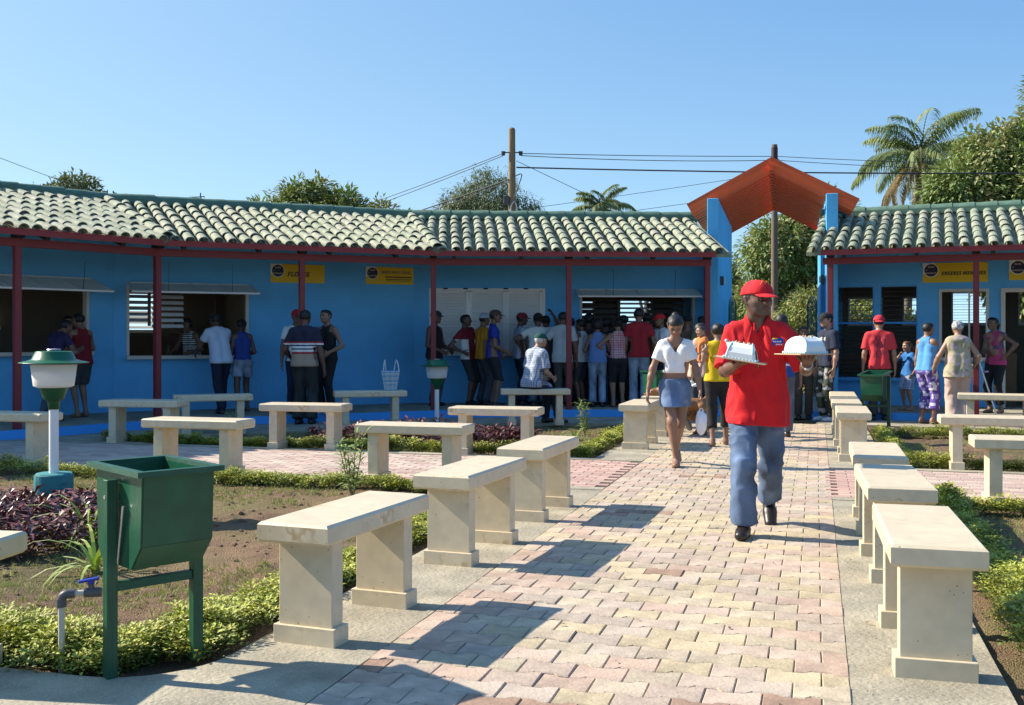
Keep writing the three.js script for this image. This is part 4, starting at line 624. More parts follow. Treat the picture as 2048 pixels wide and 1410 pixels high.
// ================= people =================
// distance fields of tapered capsules joined smoothly, meshed with surface nets
const cap = (a, b, ra, rb = ra) => { const bx = b[0] - a[0], by = b[1] - a[1], bz = b[2] - a[2]; return { a, bx, by, bz, i: 1 / Math.max(1e-9, bx * bx + by * by + bz * bz), ra, dr: rb - ra, b, rb }; };
function capsField(list, k) {
  return (x, y, z) => { let d = 1e3; for (let n = 0; n < list.length; n++) { const c = list[n], px = x - c.a[0], py = y - c.a[1], pz = z - c.a[2]; let t = (px * c.bx + py * c.by + pz * c.bz) * c.i; t = t < 0 ? 0 : t > 1 ? 1 : t; const qx = px - c.bx * t, qy = py - c.by * t, qz = pz - c.bz * t, e = Math.sqrt(qx * qx + qy * qy + qz * qz) - c.ra - c.dr * t; if (e > d + k) continue; if (d > e + k) { d = e; continue; } const h = (k - Math.abs(d - e)) / k; d = (d < e ? d : e) - h * h * k * 0.25; } return d; };
}
const bounds = (list, pad) => { const lo = [1e3, 1e3, 1e3], hi = [-1e3, -1e3, -1e3]; for (const c of list) for (const [p, r] of [[c.a, c.ra], [c.b, c.rb]]) for (let i = 0; i < 3; i++) { lo[i] = Math.min(lo[i], p[i] - r - pad); hi[i] = Math.max(hi[i], p[i] + r + pad); } return [lo, hi]; };
function netMesh(f, lo, hi, cell, col) {
  const nx = Math.ceil((hi[0] - lo[0]) / cell) + 2, ny = Math.ceil((hi[1] - lo[1]) / cell) + 2, nz = Math.ceil((hi[2] - lo[2]) / cell) + 2, N = nx * ny * nz, g = new Float32Array(N).fill(1), sx = 1, sy = nx, sz = nx * ny, B = 4, diag = cell * B * 0.9;
  for (let k0 = 0; k0 < nz; k0 += B) for (let j0 = 0; j0 < ny; j0 += B) for (let i0 = 0; i0 < nx; i0 += B) {
    const c = f(lo[0] + (i0 + 1.5) * cell, lo[1] + (j0 + 1.5) * cell, lo[2] + (k0 + 1.5) * cell), skip = Math.abs(c) > diag * 1.25;
    for (let k = k0; k < Math.min(nz, k0 + B); k++) for (let j = j0; j < Math.min(ny, j0 + B); j++) for (let i = i0; i < Math.min(nx, i0 + B); i++) g[i + j * sy + k * sz] = skip ? c : f(lo[0] + i * cell, lo[1] + j * cell, lo[2] + k * cell);
  }
  const id = new Int32Array(N).fill(-1), pos = [], idx = [];
  const E = [[0, 1], [2, 3], [4, 5], [6, 7], [0, 2], [1, 3], [4, 6], [5, 7], [0, 4], [1, 5], [2, 6], [3, 7]], off = [0, sx, sy, sx + sy, sz, sx + sz, sy + sz, sx + sy + sz];
  for (let k = 0; k < nz - 1; k++) for (let j = 0; j < ny - 1; j++) for (let i = 0; i < nx - 1; i++) {
    const o = i + j * sy + k * sz; let m = 0; for (let c = 0; c < 8; c++) if (g[o + off[c]] < 0) m |= 1 << c; if (m === 0 || m === 255) continue;
    let x = 0, y = 0, z = 0, n = 0; for (const [p, q] of E) { const a = g[o + off[p]], b = g[o + off[q]]; if ((a < 0) === (b < 0)) continue; const t = a / (a - b); x += mix(p & 1, q & 1, t); y += mix((p >> 1) & 1, (q >> 1) & 1, t); z += mix((p >> 2) & 1, (q >> 2) & 1, t); n++; }
    id[o] = pos.length / 3; pos.push(lo[0] + (i + x / n) * cell, lo[1] + (j + y / n) * cell, lo[2] + (k + z / n) * cell);
  }
  const quad = (a, b, c, d, flip) => { if (a < 0 || b < 0 || c < 0 || d < 0) return; if (flip) idx.push(a, c, b, a, d, c); else idx.push(a, b, c, a, c, d); };
  for (let k = 1; k < nz - 1; k++) for (let j = 1; j < ny - 1; j++) for (let i = 1; i < nx - 1; i++) {
    const o = i + j * sy + k * sz, s = g[o] < 0;
    if (s !== (g[o + sx] < 0)) quad(id[o], id[o - sy], id[o - sy - sz], id[o - sz], s);
    if (s !== (g[o + sy] < 0)) quad(id[o], id[o - sz], id[o - sz - sx], id[o - sx], s);
    if (s !== (g[o + sz] < 0)) quad(id[o], id[o - sx], id[o - sx - sy], id[o - sy], s);
  }
  const geo = new THREE.BufferGeometry(); geo.setAttribute('position', new THREE.Float32BufferAttribute(pos, 3)); geo.setIndex(idx); geo.computeVertexNormals();
  // make sure faces look outwards
  if (pos.length) { const e = cell * 0.5; let s = 0; const nm = geo.attributes.normal; for (let i = 0; i < Math.min(nm.count, 60); i++) { const q = Math.floor(i * nm.count / 60); s += Math.sign(f(pos[3 * q] + nm.getX(q) * e, pos[3 * q + 1] + nm.getY(q) * e, pos[3 * q + 2] + nm.getZ(q) * e) - f(pos[3 * q] - nm.getX(q) * e, pos[3 * q + 1] - nm.getY(q) * e, pos[3 * q + 2] - nm.getZ(q) * e)); } if (s < 0) { for (let i = 0; i < idx.length; i += 3) { const t = idx[i + 1]; idx[i + 1] = idx[i + 2]; idx[i + 2] = t; } geo.setIndex(idx); geo.computeVertexNormals(); } }
  if (col) tint(geo, col);
  return geo;
}
const v3 = (a, b, t) => [mix(a[0], b[0], t), mix(a[1], b[1], t), mix(a[2], b[2], t)], add3 = (a, b) => [a[0] + b[0], a[1] + b[1], a[2] + b[2]], sub3 = (a, b) => [a[0] - b[0], a[1] - b[1], a[2] - b[2]], len3 = a => Math.hypot(...a), nrm = a => { const l = len3(a) || 1; return [a[0] / l, a[1] / l, a[2] / l]; }, mul = (a, s) => [a[0] * s, a[1] * s, a[2] * s], cross3 = (a, b) => [a[1] * b[2] - a[2] * b[1], a[2] * b[0] - a[0] * b[2], a[0] * b[1] - a[1] * b[0]], dot3 = (a, b) => a[0] * b[0] + a[1] * b[1] + a[2] * b[2];
function ik(root, target, l1, l2, pole) {
  let d = sub3(target, root), L = len3(d); const mx = (l1 + l2) * 0.995; if (L > mx) { d = mul(d, mx / L); L = mx; target = add3(root, d); }
  const u = nrm(d), a = clamp((l1 * l1 + L * L - l2 * l2) / (2 * L), -l1, l1), h = Math.sqrt(Math.max(0, l1 * l1 - a * a)); let p = sub3(pole, mul(u, dot3(pole, u))); p = nrm(p);
  return { mid: add3(add3(root, mul(u, a)), mul(p, h)), end: target };
}
const SK = { dark: [0.125, 0.062, 0.040], brown: [0.19, 0.10, 0.062], mid: [0.25, 0.135, 0.085], tan: [0.36, 0.205, 0.135], pale: [0.48, 0.30, 0.21] };
const skinMat = new THREE.MeshPhysicalMaterial({ vertexColors: true, roughness: 0.5, sheen: 0.15 });
const clothMat = new THREE.MeshStandardMaterial({ vertexColors: true, roughness: 0.9, bumpMap: again(fine, 20), bumpScale: 0.0005, side: THREE.DoubleSide });
const leatherMat = new THREE.MeshStandardMaterial({ vertexColors: true, roughness: 0.4 }), hairMat = new THREE.MeshStandardMaterial({ vertexColors: true, roughness: 0.55 });
const vn = (x, y, z) => fbm(x * 7 + 20, y * 7 + 20, z * 7 + 20, 3) - 0.44;
const solid = (c, k = 0.12) => (x, y, z) => { const f = 1 + k * 2 * vn(x * 2, y * 2, z * 2); return [c[0] * f, c[1] * f, c[2] * f]; };
const denim = c => (x, y, z) => { const f = 1 + 2.2 * vn(x * 1.2, y * 0.7, z * 1.2) + 0.25 * (noise3(x * 160, y * 160, z * 160) - 0.5); return [c[0] * f + 0.02 * f, c[1] * f + 0.015 * f, c[2] * f]; };
let personN = 0;
function person(s) {
  const H = s.H, q = H / 1.75, bd = s.build ?? 1, fem = s.female ? 1 : 0, cell = s.cell ?? 0.02, hc = s.headCell ?? 0.0095, skin = SK[s.skin ?? 'brown'];
  const o = thing('person', s.label, 'person', s.at[0], s.at[2] ?? 0, -s.at[1], (s.yaw ?? 0) * D2R, s.group);
  const sc = s.sitting ? 1 : 1; void sc;
  // --- joints
  const pel = add3([0, 0.525 * H, 0], s.pelvis ?? [0, 0, 0]), hipW = 0.052 * H, lean = s.lean ?? 0, roll = s.roll ?? 0, twist = s.twist ?? 0;
  const rot = new THREE.Euler(lean, twist, roll, 'YXZ'), up = p => { const w = V(...p).applyEuler(rot); return [pel[0] + w.x, pel[1] + w.y, pel[2] + w.z]; };
  const shW = (s.shW ?? (fem ? 0.086 : 0.099)) * H, shY = 0.280 * H, S = [-1, 1].map(k => up([k * shW, shY - 0.004 * H, 0])), neckB = up([0, 0.315 * H, -0.008]), headC = up([0, 0.400 * H, 0.022 * H + (s.headFwd ?? 0)]);
  const feet = s.feet ?? [[-0.055 * H, 0, 0.02], [0.055 * H, 0, -0.02]], legs = [0, 1].map(k => { const hp = add3(pel, [(k ? 1 : -1) * hipW, -0.005 * H, 0]), f = feet[k], an = [f[0], f[1] + 0.047 * H, f[2]]; const r = ik(hp, an, 0.243 * H, 0.243 * H, s.knee ?? [0, 0, 1]); return { hip: hp, knee: r.mid, ankle: r.end, toe: f[3] ?? 0, turn: f[4] ?? 0 }; });
  const hands = s.hands ?? [null, null], arms = [0, 1].map(k => { const sg = k ? 1 : -1, t = hands[k] ? hands[k].slice(0, 3) : [S[k][0] + sg * 0.045 * H, S[k][1] - 0.315 * H, S[k][2] + 0.03 * H]; const r = ik(S[k], t, 0.172 * H, 0.150 * H, (s.elbows && s.elbows[k]) || [sg * 0.5, -0.3, -0.8]); return { elbow: r.mid, wrist: r.end, curl: hands[k]?.[3] ?? 0.35, palm: hands[k]?.[4] ?? [-sg, 0, 0.2], dir: hands[k]?.[5] }; });
  // --- body
  const r = x => x * q * bd, T = [];
  const torso = (e, mn = 0) => { const L = []; for (const k of [-1, 1]) { L.push(cap(up([k * 0.036 * H, 0.005 * H, -0.008 * q]), up([k * (fem ? 0.026 : 0.034) * H, 0.12 * H, 0]), r(0.092 + fem * 0.006) + e, r(0.074 - fem * 0.006 + (s.belly ?? 0)) + e), cap(up([k * (fem ? 0.026 : 0.034) * H, 0.12 * H, 0.006]), up([k * 0.05 * H, 0.235 * H, 0.004]), r(0.074 + (s.belly ?? 0)) + e, r(0.080 - fem * 0.006) + e), cap(up([k * 0.02 * H, 0.282 * H, -0.008]), up([k * (shW / H - 0.010) * H, 0.272 * H, -0.004]), r(0.052) + e, r(0.044) + e * 0.8), cap(up([0, 0.318 * H, -0.012]), up([k * (shW / H - 0.02) * H, 0.288 * H, -0.008]), r(0.034) + e * 0.6, r(0.030) + e * 0.6)); if (fem && !s.child) L.push(cap(up([k * 0.036 * H, 0.212 * H, 0.046 * q]), up([k * 0.036 * H, 0.225 * H, 0.046 * q]), r(0.047) + e * 0.7, r(0.045) + e * 0.7)); } void mn; return L; };
  T.push(...torso(0), cap(neckB, v3(neckB, headC, 0.62), r(0.054 - fem * 0.006), r(0.05 - fem * 0.006)));
  for (const l of legs) { T.push(cap(l.hip, l.knee, r(0.083 + fem * 0.004), r(0.053)), cap(l.knee, l.ankle, r(0.052), r(0.034)), cap(add3(v3(l.knee, l.ankle, 0.18), [0, 0, -0.014]), add3(v3(l.knee, l.ankle, 0.42), [0, 0, -0.014]), r(0.046), r(0.041))); }
  arms.forEach((a, k) => { T.push(cap(S[k], a.elbow, r(0.047), r(0.036)), cap(a.elbow, v3(a.elbow, a.wrist, 0.35), r(0.036), r(0.037)), cap(v3(a.elbow, a.wrist, 0.35), a.wrist, r(0.037), r(0.025))); });
  const bare = !s.shoes; const footDir = l => [Math.sin(l.turn), 0, Math.cos(l.turn)];
  const footCaps = (l, e) => { const d = footDir(l), heel = add3(l.ankle, [-d[0] * 0.028 * q, -0.047 * H + 0.036 * q + Math.max(0, l.toe) * 0.0, -d[2] * 0.028 * q]), th = l.toe; const toe = add3(heel, [d[0] * 0.185 * q * Math.cos(th), -Math.sin(th) * 0.185 * q - 0.008 * q, d[2] * 0.185 * q * Math.cos(th)]); return [cap(heel, v3(heel, toe, 0.5), 0.036 * q + e, 0.037 * q + e), cap(add3(v3(heel, toe, 0.45), [-0.012, 0, 0]), add3(toe, [-0.012, 0, 0]), 0.033 * q + e, 0.027 * q + e), cap(add3(v3(heel, toe, 0.45), [0.012, 0, 0]), add3(toe, [0.010, -0.002, 0]), 0.033 * q + e, 0.025 * q + e), cap(l.ankle, add3(heel, [0, 0.01, 0.02]), 0.036 * q + e, 0.038 * q + e)]; };
  const bodyCol = (() => { const c = skin; return (x, y, z) => { const f = 1 + 0.35 * vn(x * 1.3, y * 1.3, z * 1.3); return [c[0] * f, c[1] * f, c[2] * f]; }; })();
  const geos = []; { const L = T.slice(); if (bare) for (const l of legs) L.push(...footCaps(l, -0.004)); const [lo, hi] = bounds(L, 0.03); geos.push(netMesh(capsField(L, 0.035), lo, hi, cell, bodyCol)); }
  // hands: palm, four fingers and thumb
  arms.forEach((a, k) => { const sg = k ? 1 : -1, d = nrm(a.dir ?? add3(nrm(sub3(a.wrist, a.elbow)), [0, -0.15, 0.05])); let n = sub3(a.palm, mul(d, dot3(a.palm, d))); n = nrm(n); const sd = cross3(d, n), hs = q * (s.child ? 0.9 : 1), P = (f, w, u) => add3(a.wrist, add3(add3(mul(d, f * hs), mul(sd, w * hs)), mul(n, u * hs))), L = [], ts = dot3(sd, [0, 0, 1]) >= 0 ? 1 : -1;   // thumb side towards the front
    for (const w of [-0.026, -0.009, 0.009, 0.026]) L.push(cap(P(0, w * 0.6, 0), P(0.085, w * 1.15, 0.004), 0.016 * hs, 0.0115 * hs));
    const lens = [0.066, 0.078, 0.073, 0.058]; for (let i = 0; i < 4; i++) { const w = ts * (0.03 - i * 0.02); let p = P(0.083, w, 0.004), ang = a.curl * 0.6; for (let m = 0; m < 3; m++) { const l = lens[i] * hs * [0.45, 0.32, 0.26][m], nx = add3(p, add3(add3(mul(d, Math.cos(ang) * l), mul(n, Math.sin(ang) * l)), mul(sd, w * 0.12 * l / 0.03))); L.push(cap(p, nx, (0.0092 - m * 0.0008) * hs, (0.0086 - m * 0.0009) * hs)); p = nx; ang += a.curl; } }
    { let p = P(0.028, ts * 0.026, 0.006), dd = nrm(add3(add3(mul(d, 0.7), mul(sd, ts * 0.75)), mul(n, 0.25 + a.curl * 0.3))); const p2 = add3(p, mul(dd, 0.042 * hs)); dd = nrm(add3(dd, mul(d, 0.5))); L.push(cap(p, p2, 0.0135 * hs, 0.0105 * hs), cap(p2, add3(p2, mul(dd, 0.034 * hs)), 0.0105 * hs, 0.008 * hs)); }
    const [lo, hi] = bounds(L, 0.012); geos.push(netMesh(capsField(L, 0.006), lo, hi, Math.min(0.0062, hc), bodyCol)); });
  // head
  const hq = new THREE.Quaternion().setFromEuler(new THREE.Euler((s.head?.[1] ?? 0) + lean * 0.4, (s.head?.[0] ?? 0), s.head?.[2] ?? 0, 'YXZ')), hs = q * (s.child ? 1.16 : 1.0) * (s.headScale ?? 1), hm = new THREE.Matrix4().compose(V(...headC), hq, V(hs, hs, hs));
  const jaw = fem ? 0.9 : 1, skull = [cap([0, 0.024, -0.022], [0, 0.030, 0.018], 0.082, 0.076), cap([-0.012, -0.02, 0.028], [0.012, -0.02, 0.028], 0.060, 0.060)];
  const face = [...skull, cap([-0.022 * jaw, -0.068, 0.040], [0.022 * jaw, -0.068, 0.040], 0.036 * jaw), cap([0, -0.082, 0.060], [0, -0.086, 0.060], 0.024), cap([-0.05, -0.03, 0.0], [-0.038, -0.065, 0.03], 0.024, 0.022), cap([0.05, -0.03, 0.0], [0.038, -0.065, 0.03], 0.024, 0.022), cap([-0.033, -0.012, 0.062], [-0.044, -0.018, 0.045], 0.022), cap([0.033, -0.012, 0.062], [0.044, -0.018, 0.045], 0.022), cap([-0.034, 0.027, 0.078], [0.034, 0.027, 0.078], 0.0115), cap([0, 0.012, 0.088], [0, -0.022, 0.104], 0.0095, 0.0135), cap([-0.012, -0.027, 0.094], [0.012, -0.027, 0.094], 0.0105), cap([0, -0.105, -0.035], [0, -0.04, -0.03], 0.05)];
  const lips = [cap([-0.019, -0.056, 0.084], [0.019, -0.056, 0.084], 0.0065, 0.0065), cap([-0.015, -0.065, 0.083], [0.015, -0.065, 0.083], 0.0075)], ears = [-1, 1].flatMap(k => [cap([k * 0.080, 0.016, -0.012], [k * 0.077, -0.026, -0.004], 0.013, 0.009), cap([k * 0.086, 0.020, -0.018], [k * 0.080, -0.01, -0.014], 0.009, 0.008)]);
  const f0 = capsField(face, 0.022), fl = capsField(lips, 0.004), fe = capsField(ears, 0.01), smn = (a, b, k) => { const h = Math.max(k - Math.abs(a - b), 0) / k; return Math.min(a, b) - h * h * k * 0.25; };
  const headF = (x, y, z) => { let d = f0(x, y, z); const ex = Math.abs(x) - 0.032, ey = y - 0.006, ez = z - 0.094, e = Math.sqrt(ex * ex * 0.55 + ey * ey + ez * ez) - 0.017; d = -smn(-d, e, 0.010); d = smn(d, fl(x, y, z), 0.006); return smn(d, fe(x, y, z), 0.008); };
  const lipC = fem ? [0.30, 0.09, 0.08] : skin.map((c, i) => c * [1.1, 0.8, 0.8][i]), hairC = s.hair?.col ?? [0.012, 0.010, 0.009];
  const headCol = (x, y, z) => { let c = bodyCol(x, y, z); if (z > 0.06 && Math.abs(x) < 0.024 && y < -0.052 && y > -0.071) c = lipC; else if (z > 0.05 && y > 0.022 && y < 0.033 && Math.abs(x) > 0.012 && Math.abs(x) < 0.05) c = c.map((v, i) => mix(v, hairC[i], 0.75)); else if (s.beard && y < -0.035 + 0.2 * Math.abs(x) && z > -0.005) c = c.map((v, i) => mix(v, s.beard[i], 0.55)); return c; };
  geos.push(netMesh(headF, [-0.11, -0.17, -0.125], [0.11, 0.13, 0.135], hc, headCol).applyMatrix4(hm));
  for (const k of [-1, 1]) { const e = mergeVertices(new THREE.SphereGeometry(0.0125, 12, 9)); e.deleteAttribute('uv'); tint(e, (x, y, z) => (z > 0.0105 ? [0.012, 0.008, 0.006] : [0.34, 0.31, 0.28])); e.translate(k * 0.031, 0.006, 0.0735).applyMatrix4(hm); geos.push(e); const lid = cap([k * 0.031 - 0.012, 0.0145, 0.080], [k * 0.031 + 0.012, 0.0145, 0.080], 0.0055); geos.push(netMesh(capsField([lid], 0.001), ...bounds([lid], 0.008), Math.min(hc, 0.006), bodyCol).applyMatrix4(hm)); }
  const body = part(o, 'body', mergeGeometries(geos.map(g => { const n = ni(g); n.deleteAttribute('uv'); return n; })), skinMat);
  void body;
  // --- clothes
  const fold = (a, fx, fy) => (x, y, z) => a * (1.2 * (noise3(x * fx + 31, y * fy + 17 + x * 4, z * fx + 5) - 0.5) + 1.3 * (Math.abs(noise3(x * fx * 1.5 + 3 + y * 3, y * fy * 1.7 - z * 5 + 50, z * fx * 1.4 + 9) * 2 - 1) - 0.45));
  if (s.bottom) {
    const underTop = s.top ? (s.top.hem ?? 0.50) * H + (pel[1] - 0.525 * H) + 0.012 : 9; const b = s.bottom, e = b.off ?? 0.012, L = torso(e).slice(0, 0), wy = 0.575 * H + (pel[1] - 0.525 * H) + (b.rise ?? 0); for (const k of [-1, 1]) L.push(cap(up([k * 0.036 * H, 0.0, -0.008 * q]), up([k * 0.034 * H, 0.075 * H, 0]), r(0.094 + fem * 0.006) + e, r(0.08) + e)); const kl = b.type === 'skirt' ? 0 : b.len ?? 1;
    let cuts = [];
    if (b.type === 'skirt') { const l0 = legs[0], l1 = legs[1]; for (const l of [l0, l1]) L.push(cap(l.hip, v3(l.hip, l.knee, 0.85), r(0.098), r(0.115))); const mid0 = v3(l0.hip, l1.hip, 0.5), mid1 = v3(l0.knee, l1.knee, 0.5); L.push(cap(mid0, v3(mid0, mid1, 0.8), r(0.10), r(0.12))); cuts.push((x, y) => b.hem - y); }
    else for (const l of legs) { const th = v3(l.hip, l.knee, Math.min(1, kl * 2)); L.push(cap(l.hip, th, r(0.086 + fem * 0.004) + e, mix(r(0.086), r(0.056), Math.min(1, kl * 2)) + e + (kl < 0.5 ? 0.022 : 0))); if (kl > 0.5) { const sh = v3(l.knee, l.ankle, (kl - 0.5) * 2 - (kl >= 1 ? 0.02 : 0)), wd = b.wide ?? 0.058; L.push(cap(l.knee, sh, r(0.056) + e, mix(r(0.056), r(wd), 1) + e)); const ax = nrm(sub3(l.ankle, l.knee)), c0 = sh; cuts.push([ax, c0]); } else { const ax = nrm(sub3(l.knee, l.hip)); cuts.push([ax, th]); } }
    const f1 = capsField(L, 0.03), fo = fold(b.fold ?? 0.006, ...(b.ff ?? [9, 6])), legCuts = cuts.filter(Array.isArray), fnCuts = cuts.filter(c => !Array.isArray(c));
    const F = (x, y, z) => { let d = f1(x, y, z) + fo(x, y, z); if (y > underTop) d += 0.03 * clamp((y - underTop) / 0.03, 0, 1); d = Math.max(d, y - wy - (z - pel[2]) * 0.1); for (const c of fnCuts) d = Math.max(d, c(x, y, z)); for (const [ax, c0] of legCuts) { const rx = x - c0[0], ry = y - c0[1], rz = z - c0[2], t = rx * ax[0] + ry * ax[1] + rz * ax[2]; if (t > 0 && rx * rx + ry * ry + rz * rz - t * t < 0.02) d = Math.max(d, t); } return d; };
    const [lo, hi] = bounds(L, 0.03); part(o, b.name ?? (b.type === 'skirt' ? 'skirt' : kl < 0.7 ? 'shorts' : 'trousers'), netMesh(F, lo, hi, s.clothCell ?? cell * 0.9, b.fn ?? solid(b.col)), clothMat);
  }
  if (s.top) {
    const t = s.top, e = t.off ?? 0.014, L = torso(e), hem = (t.hem ?? 0.50) * H + (pel[1] - 0.525 * H); if (hem < pel[1] + 0.02 * H) for (const k of [-1, 1]) L.push(cap([pel[0] + k * 0.036 * H, hem - 0.02, pel[2] - 0.004], up([k * 0.04 * H, 0.13 * H, 0.002]), r(0.096 + fem * 0.006) + e + (t.flare ?? 0.006), r(0.084) + e)); if (hem < pel[1]) for (const l of legs) L.push(cap(l.hip, v3(l.hip, l.knee, clamp((l.hip[1] - hem + 0.03) / Math.max(0.1, l.hip[1] - l.knee[1]), 0, 1)), r(0.088) + e, r(0.082) + e));
    const sl = t.sleeve ?? 0.55, scuts = []; if (sl > 0) arms.forEach((a, k) => { const el = sl <= 1 ? v3(S[k], a.elbow, sl) : a.elbow; L.push(cap(S[k], el, r(0.046 - fem * 0.002) + e * 0.8, r(0.041) + e * 0.8 + (t.cuff ?? 0.008))); scuts.push([nrm(sub3(a.elbow, S[k])), el, S[k]]); });
    const nk = up([0, t.neck ?? 0.325, 0].map((v, i) => i === 1 ? v * H : v)), f1 = capsField(L, 0.03), fo = fold(t.fold ?? 0.006, ...(t.ff ?? [8, 5])), nd = nrm(sub3(up([0, 0.4 * H, 0.03]), up([0, 0.3 * H, -0.015])));
    const neckF = t.vneck ? up([0, 0.315 * H, 0.085 * q]) : null, inv = rot.clone(), qi = new THREE.Quaternion().setFromEuler(inv).invert(), tv = V(0, 0, 0);
    const F = (x, y, z) => { let d = f1(x, y, z) + fo(x, y, z); d = Math.max(d, hem + (t.slant ?? 0) * x - y); d = Math.max(d, (x - nk[0]) * nd[0] + (y - nk[1]) * nd[1] + (z - nk[2]) * nd[2]);
      for (const [ax, c0, s0] of scuts) { const rx = x - c0[0], ry = y - c0[1], rz = z - c0[2], tt = rx * ax[0] + ry * ax[1] + rz * ax[2]; if (tt > 0 && Math.abs(x - pel[0]) > Math.abs(s0[0] - pel[0]) * 0.4 && rx * rx + ry * ry + rz * rz - tt * tt < 0.012) d = Math.max(d, tt); }
      if (neckF) { tv.set(x - pel[0], y - pel[1], z - pel[2]).applyQuaternion(qi); const v = tv.y / H - t.vneck[0]; if (tv.z > 0 && v > 0) d = Math.max(d, v * t.vneck[1] * 1 - Math.abs(tv.x)); }
      if (t.tank) { tv.set(x - pel[0], y - pel[1], z - pel[2]).applyQuaternion(qi); const v = tv.y / H; if (v > 0.255) d = Math.max(d, Math.abs(tv.x) - (0.062 - (v - 0.255) * 0.16) * H); }
      return d; };
    o.userData_probe = (x, y) => { let z = 0.6; for (let i = 0; i < 400 && F(x, y, z) > 0; i++) z -= 0.002; return z; }; const [lo, hi] = bounds(L, 0.03); const tp = part(o, t.name ?? 'shirt', netMesh(F, lo, hi, s.clothCell ?? cell * 0.9, t.fn ?? solid(t.col)), clothMat);
    if (t.collar) { // folded collar lying on the shirt, open in front
      const c0 = up([0, 0.318 * H, 0.004]), drop = (x, z) => { let y = c0[1] + 0.14; for (let i = 0; i < 200 && f1(x, y, z) > 0; i++) y -= 0.0015; return y; }, NA = 40, rings = [[], [], [], []];
      for (let i = 0; i <= NA; i++) { const a = 0.50 + i * (6.2832 - 1.0) / NA, fr = Math.min(a, 6.2832 - a), tip = Math.exp(-Math.pow((fr - 0.55) / 0.42, 2)), ri = 0.060 * q, ro = (0.094 + 0.044 * tip) * q, at = (rad, lift) => { const x = c0[0] + Math.sin(a) * rad, z = c0[2] + Math.cos(a) * rad; return [x, drop(x, z) + lift, z]; };
        const o1 = at(ro, 0.005), o2 = at(ro * 0.97, 0.013), n1 = at(0.073 * q, 0.03); n1[1] = Math.min(n1[1], c0[1] + 0.052 - 0.018 * tip); const n0 = [c0[0] + Math.sin(a) * ri, n1[1] - 0.016, c0[2] + Math.cos(a) * ri]; rings[0].push(o1); rings[1].push(o2); rings[2].push(n1); rings[3].push(n0); }
      const ps = []; for (let k = 0; k < 3; k++) for (let i = 0; i < NA; i++) for (const v of [rings[k][i], rings[k][i + 1], rings[k + 1][i + 1], rings[k][i], rings[k + 1][i + 1], rings[k + 1][i]]) ps.push(...v);
      let cg = new THREE.BufferGeometry(); cg.setAttribute('position', new THREE.Float32BufferAttribute(ps, 3)); cg = mergeVertices(cg, 1e-5); cg.computeVertexNormals(); part(tp, 'collar', tint(cg, t.fn ?? solid(t.col)), clothMat); }
  }
  // --- shoes
  legs.forEach(l => { if (s.shoes) { const c = footCaps(l, 0.006), f1 = capsField(c, 0.02), fl0 = l.ankle[1] - 0.047 * H; const F = (x, y, z) => { let d = f1(x, y, z); if (!l.toe) d = Math.max(d, fl0 + 0.001 - y); return Math.max(d, y - l.ankle[1] - 0.012); }; const [lo, hi] = bounds(c, 0.015); part(o, 'shoe', netMesh(F, lo, hi, Math.min(cell, s.shoeCell ?? 0.012), solid(s.shoes)), leatherMat); }
    else if (s.sandals) { const d = footDir(l), y = l.ankle[1] - 0.047 * H, g = new THREE.CapsuleGeometry(0.043 * q, 0.165 * q, 3, 10).scale(1, 1, 0.16).rotateX(Math.PI / 2 - 0).rotateY(l.turn).translate(l.ankle[0] + d[0] * 0.065 * q, y + 0.004, l.ankle[2] + d[2] * 0.065 * q); g.deleteAttribute('uv'); const sg = tint(g, solid(s.sandals)); if (l.toe) sg.translate(-l.ankle[0], -l.ankle[1], -l.ankle[2]).rotateX(l.toe).translate(...l.ankle); part(o, 'sandal', sg, leatherMat); } });
  // --- hair and hats, in the head's own space
  if (s.hair && s.hair.style !== 'bald') { const st = s.hair.style, e = { short: 0.005, crop: 0.003, afro: 0.034, long: 0.012, bun: 0.009, pony: 0.008, curly: 0.022 }[st], L = [cap([0, 0.026, -0.024], [0, 0.034, 0.016], 0.083 + e, 0.078 + e)], ex = []; if (st === 'long') ex.push(cap([0, 0.0, -0.06], [0, -0.16, -0.085], 0.07, 0.055), cap([-0.06, 0.0, -0.02], [-0.055, -0.15, -0.045], 0.03, 0.03), cap([0.06, 0, -0.02], [0.055, -0.15, -0.045], 0.03, 0.03)); if (st === 'bun') ex.push(cap([0, 0.05, -0.12], [0, 0.045, -0.13], 0.04)); if (st === 'pony') ex.push(cap([0, 0.03, -0.11], [0, -0.03, -0.155], 0.028, 0.034), cap([0, -0.03, -0.155], [0, -0.13, -0.14], 0.034, 0.018));
    const f1 = capsField(L, 0.02), f2 = ex.length ? capsField(ex, 0.02) : null, low = st === 'crop' || st === 'short' ? -0.045 : -0.085; const F = (x, y, z) => { let d = f1(x, y, z) + (noise3(x * 70 + 9, y * 70 + 9, z * 70 + 9) - 0.5) * (e > 0.02 ? 0.016 : 0.004); d = Math.max(d, Math.min(0.066 - y - 0.12 * Math.abs(x), Math.max(z - 0.012 - (0.03 - Math.abs(x) * 0.25), low - y))); return f2 ? Math.min(d, f2(x, y, z)) : d; };
    const [lo, hi] = bounds([...L, ...ex], 0.03); part(o, 'hair', netMesh(F, lo, hi, Math.min(0.010, hc * 1.2), solid(hairC, 0.3)).applyMatrix4(hm), hairMat); }
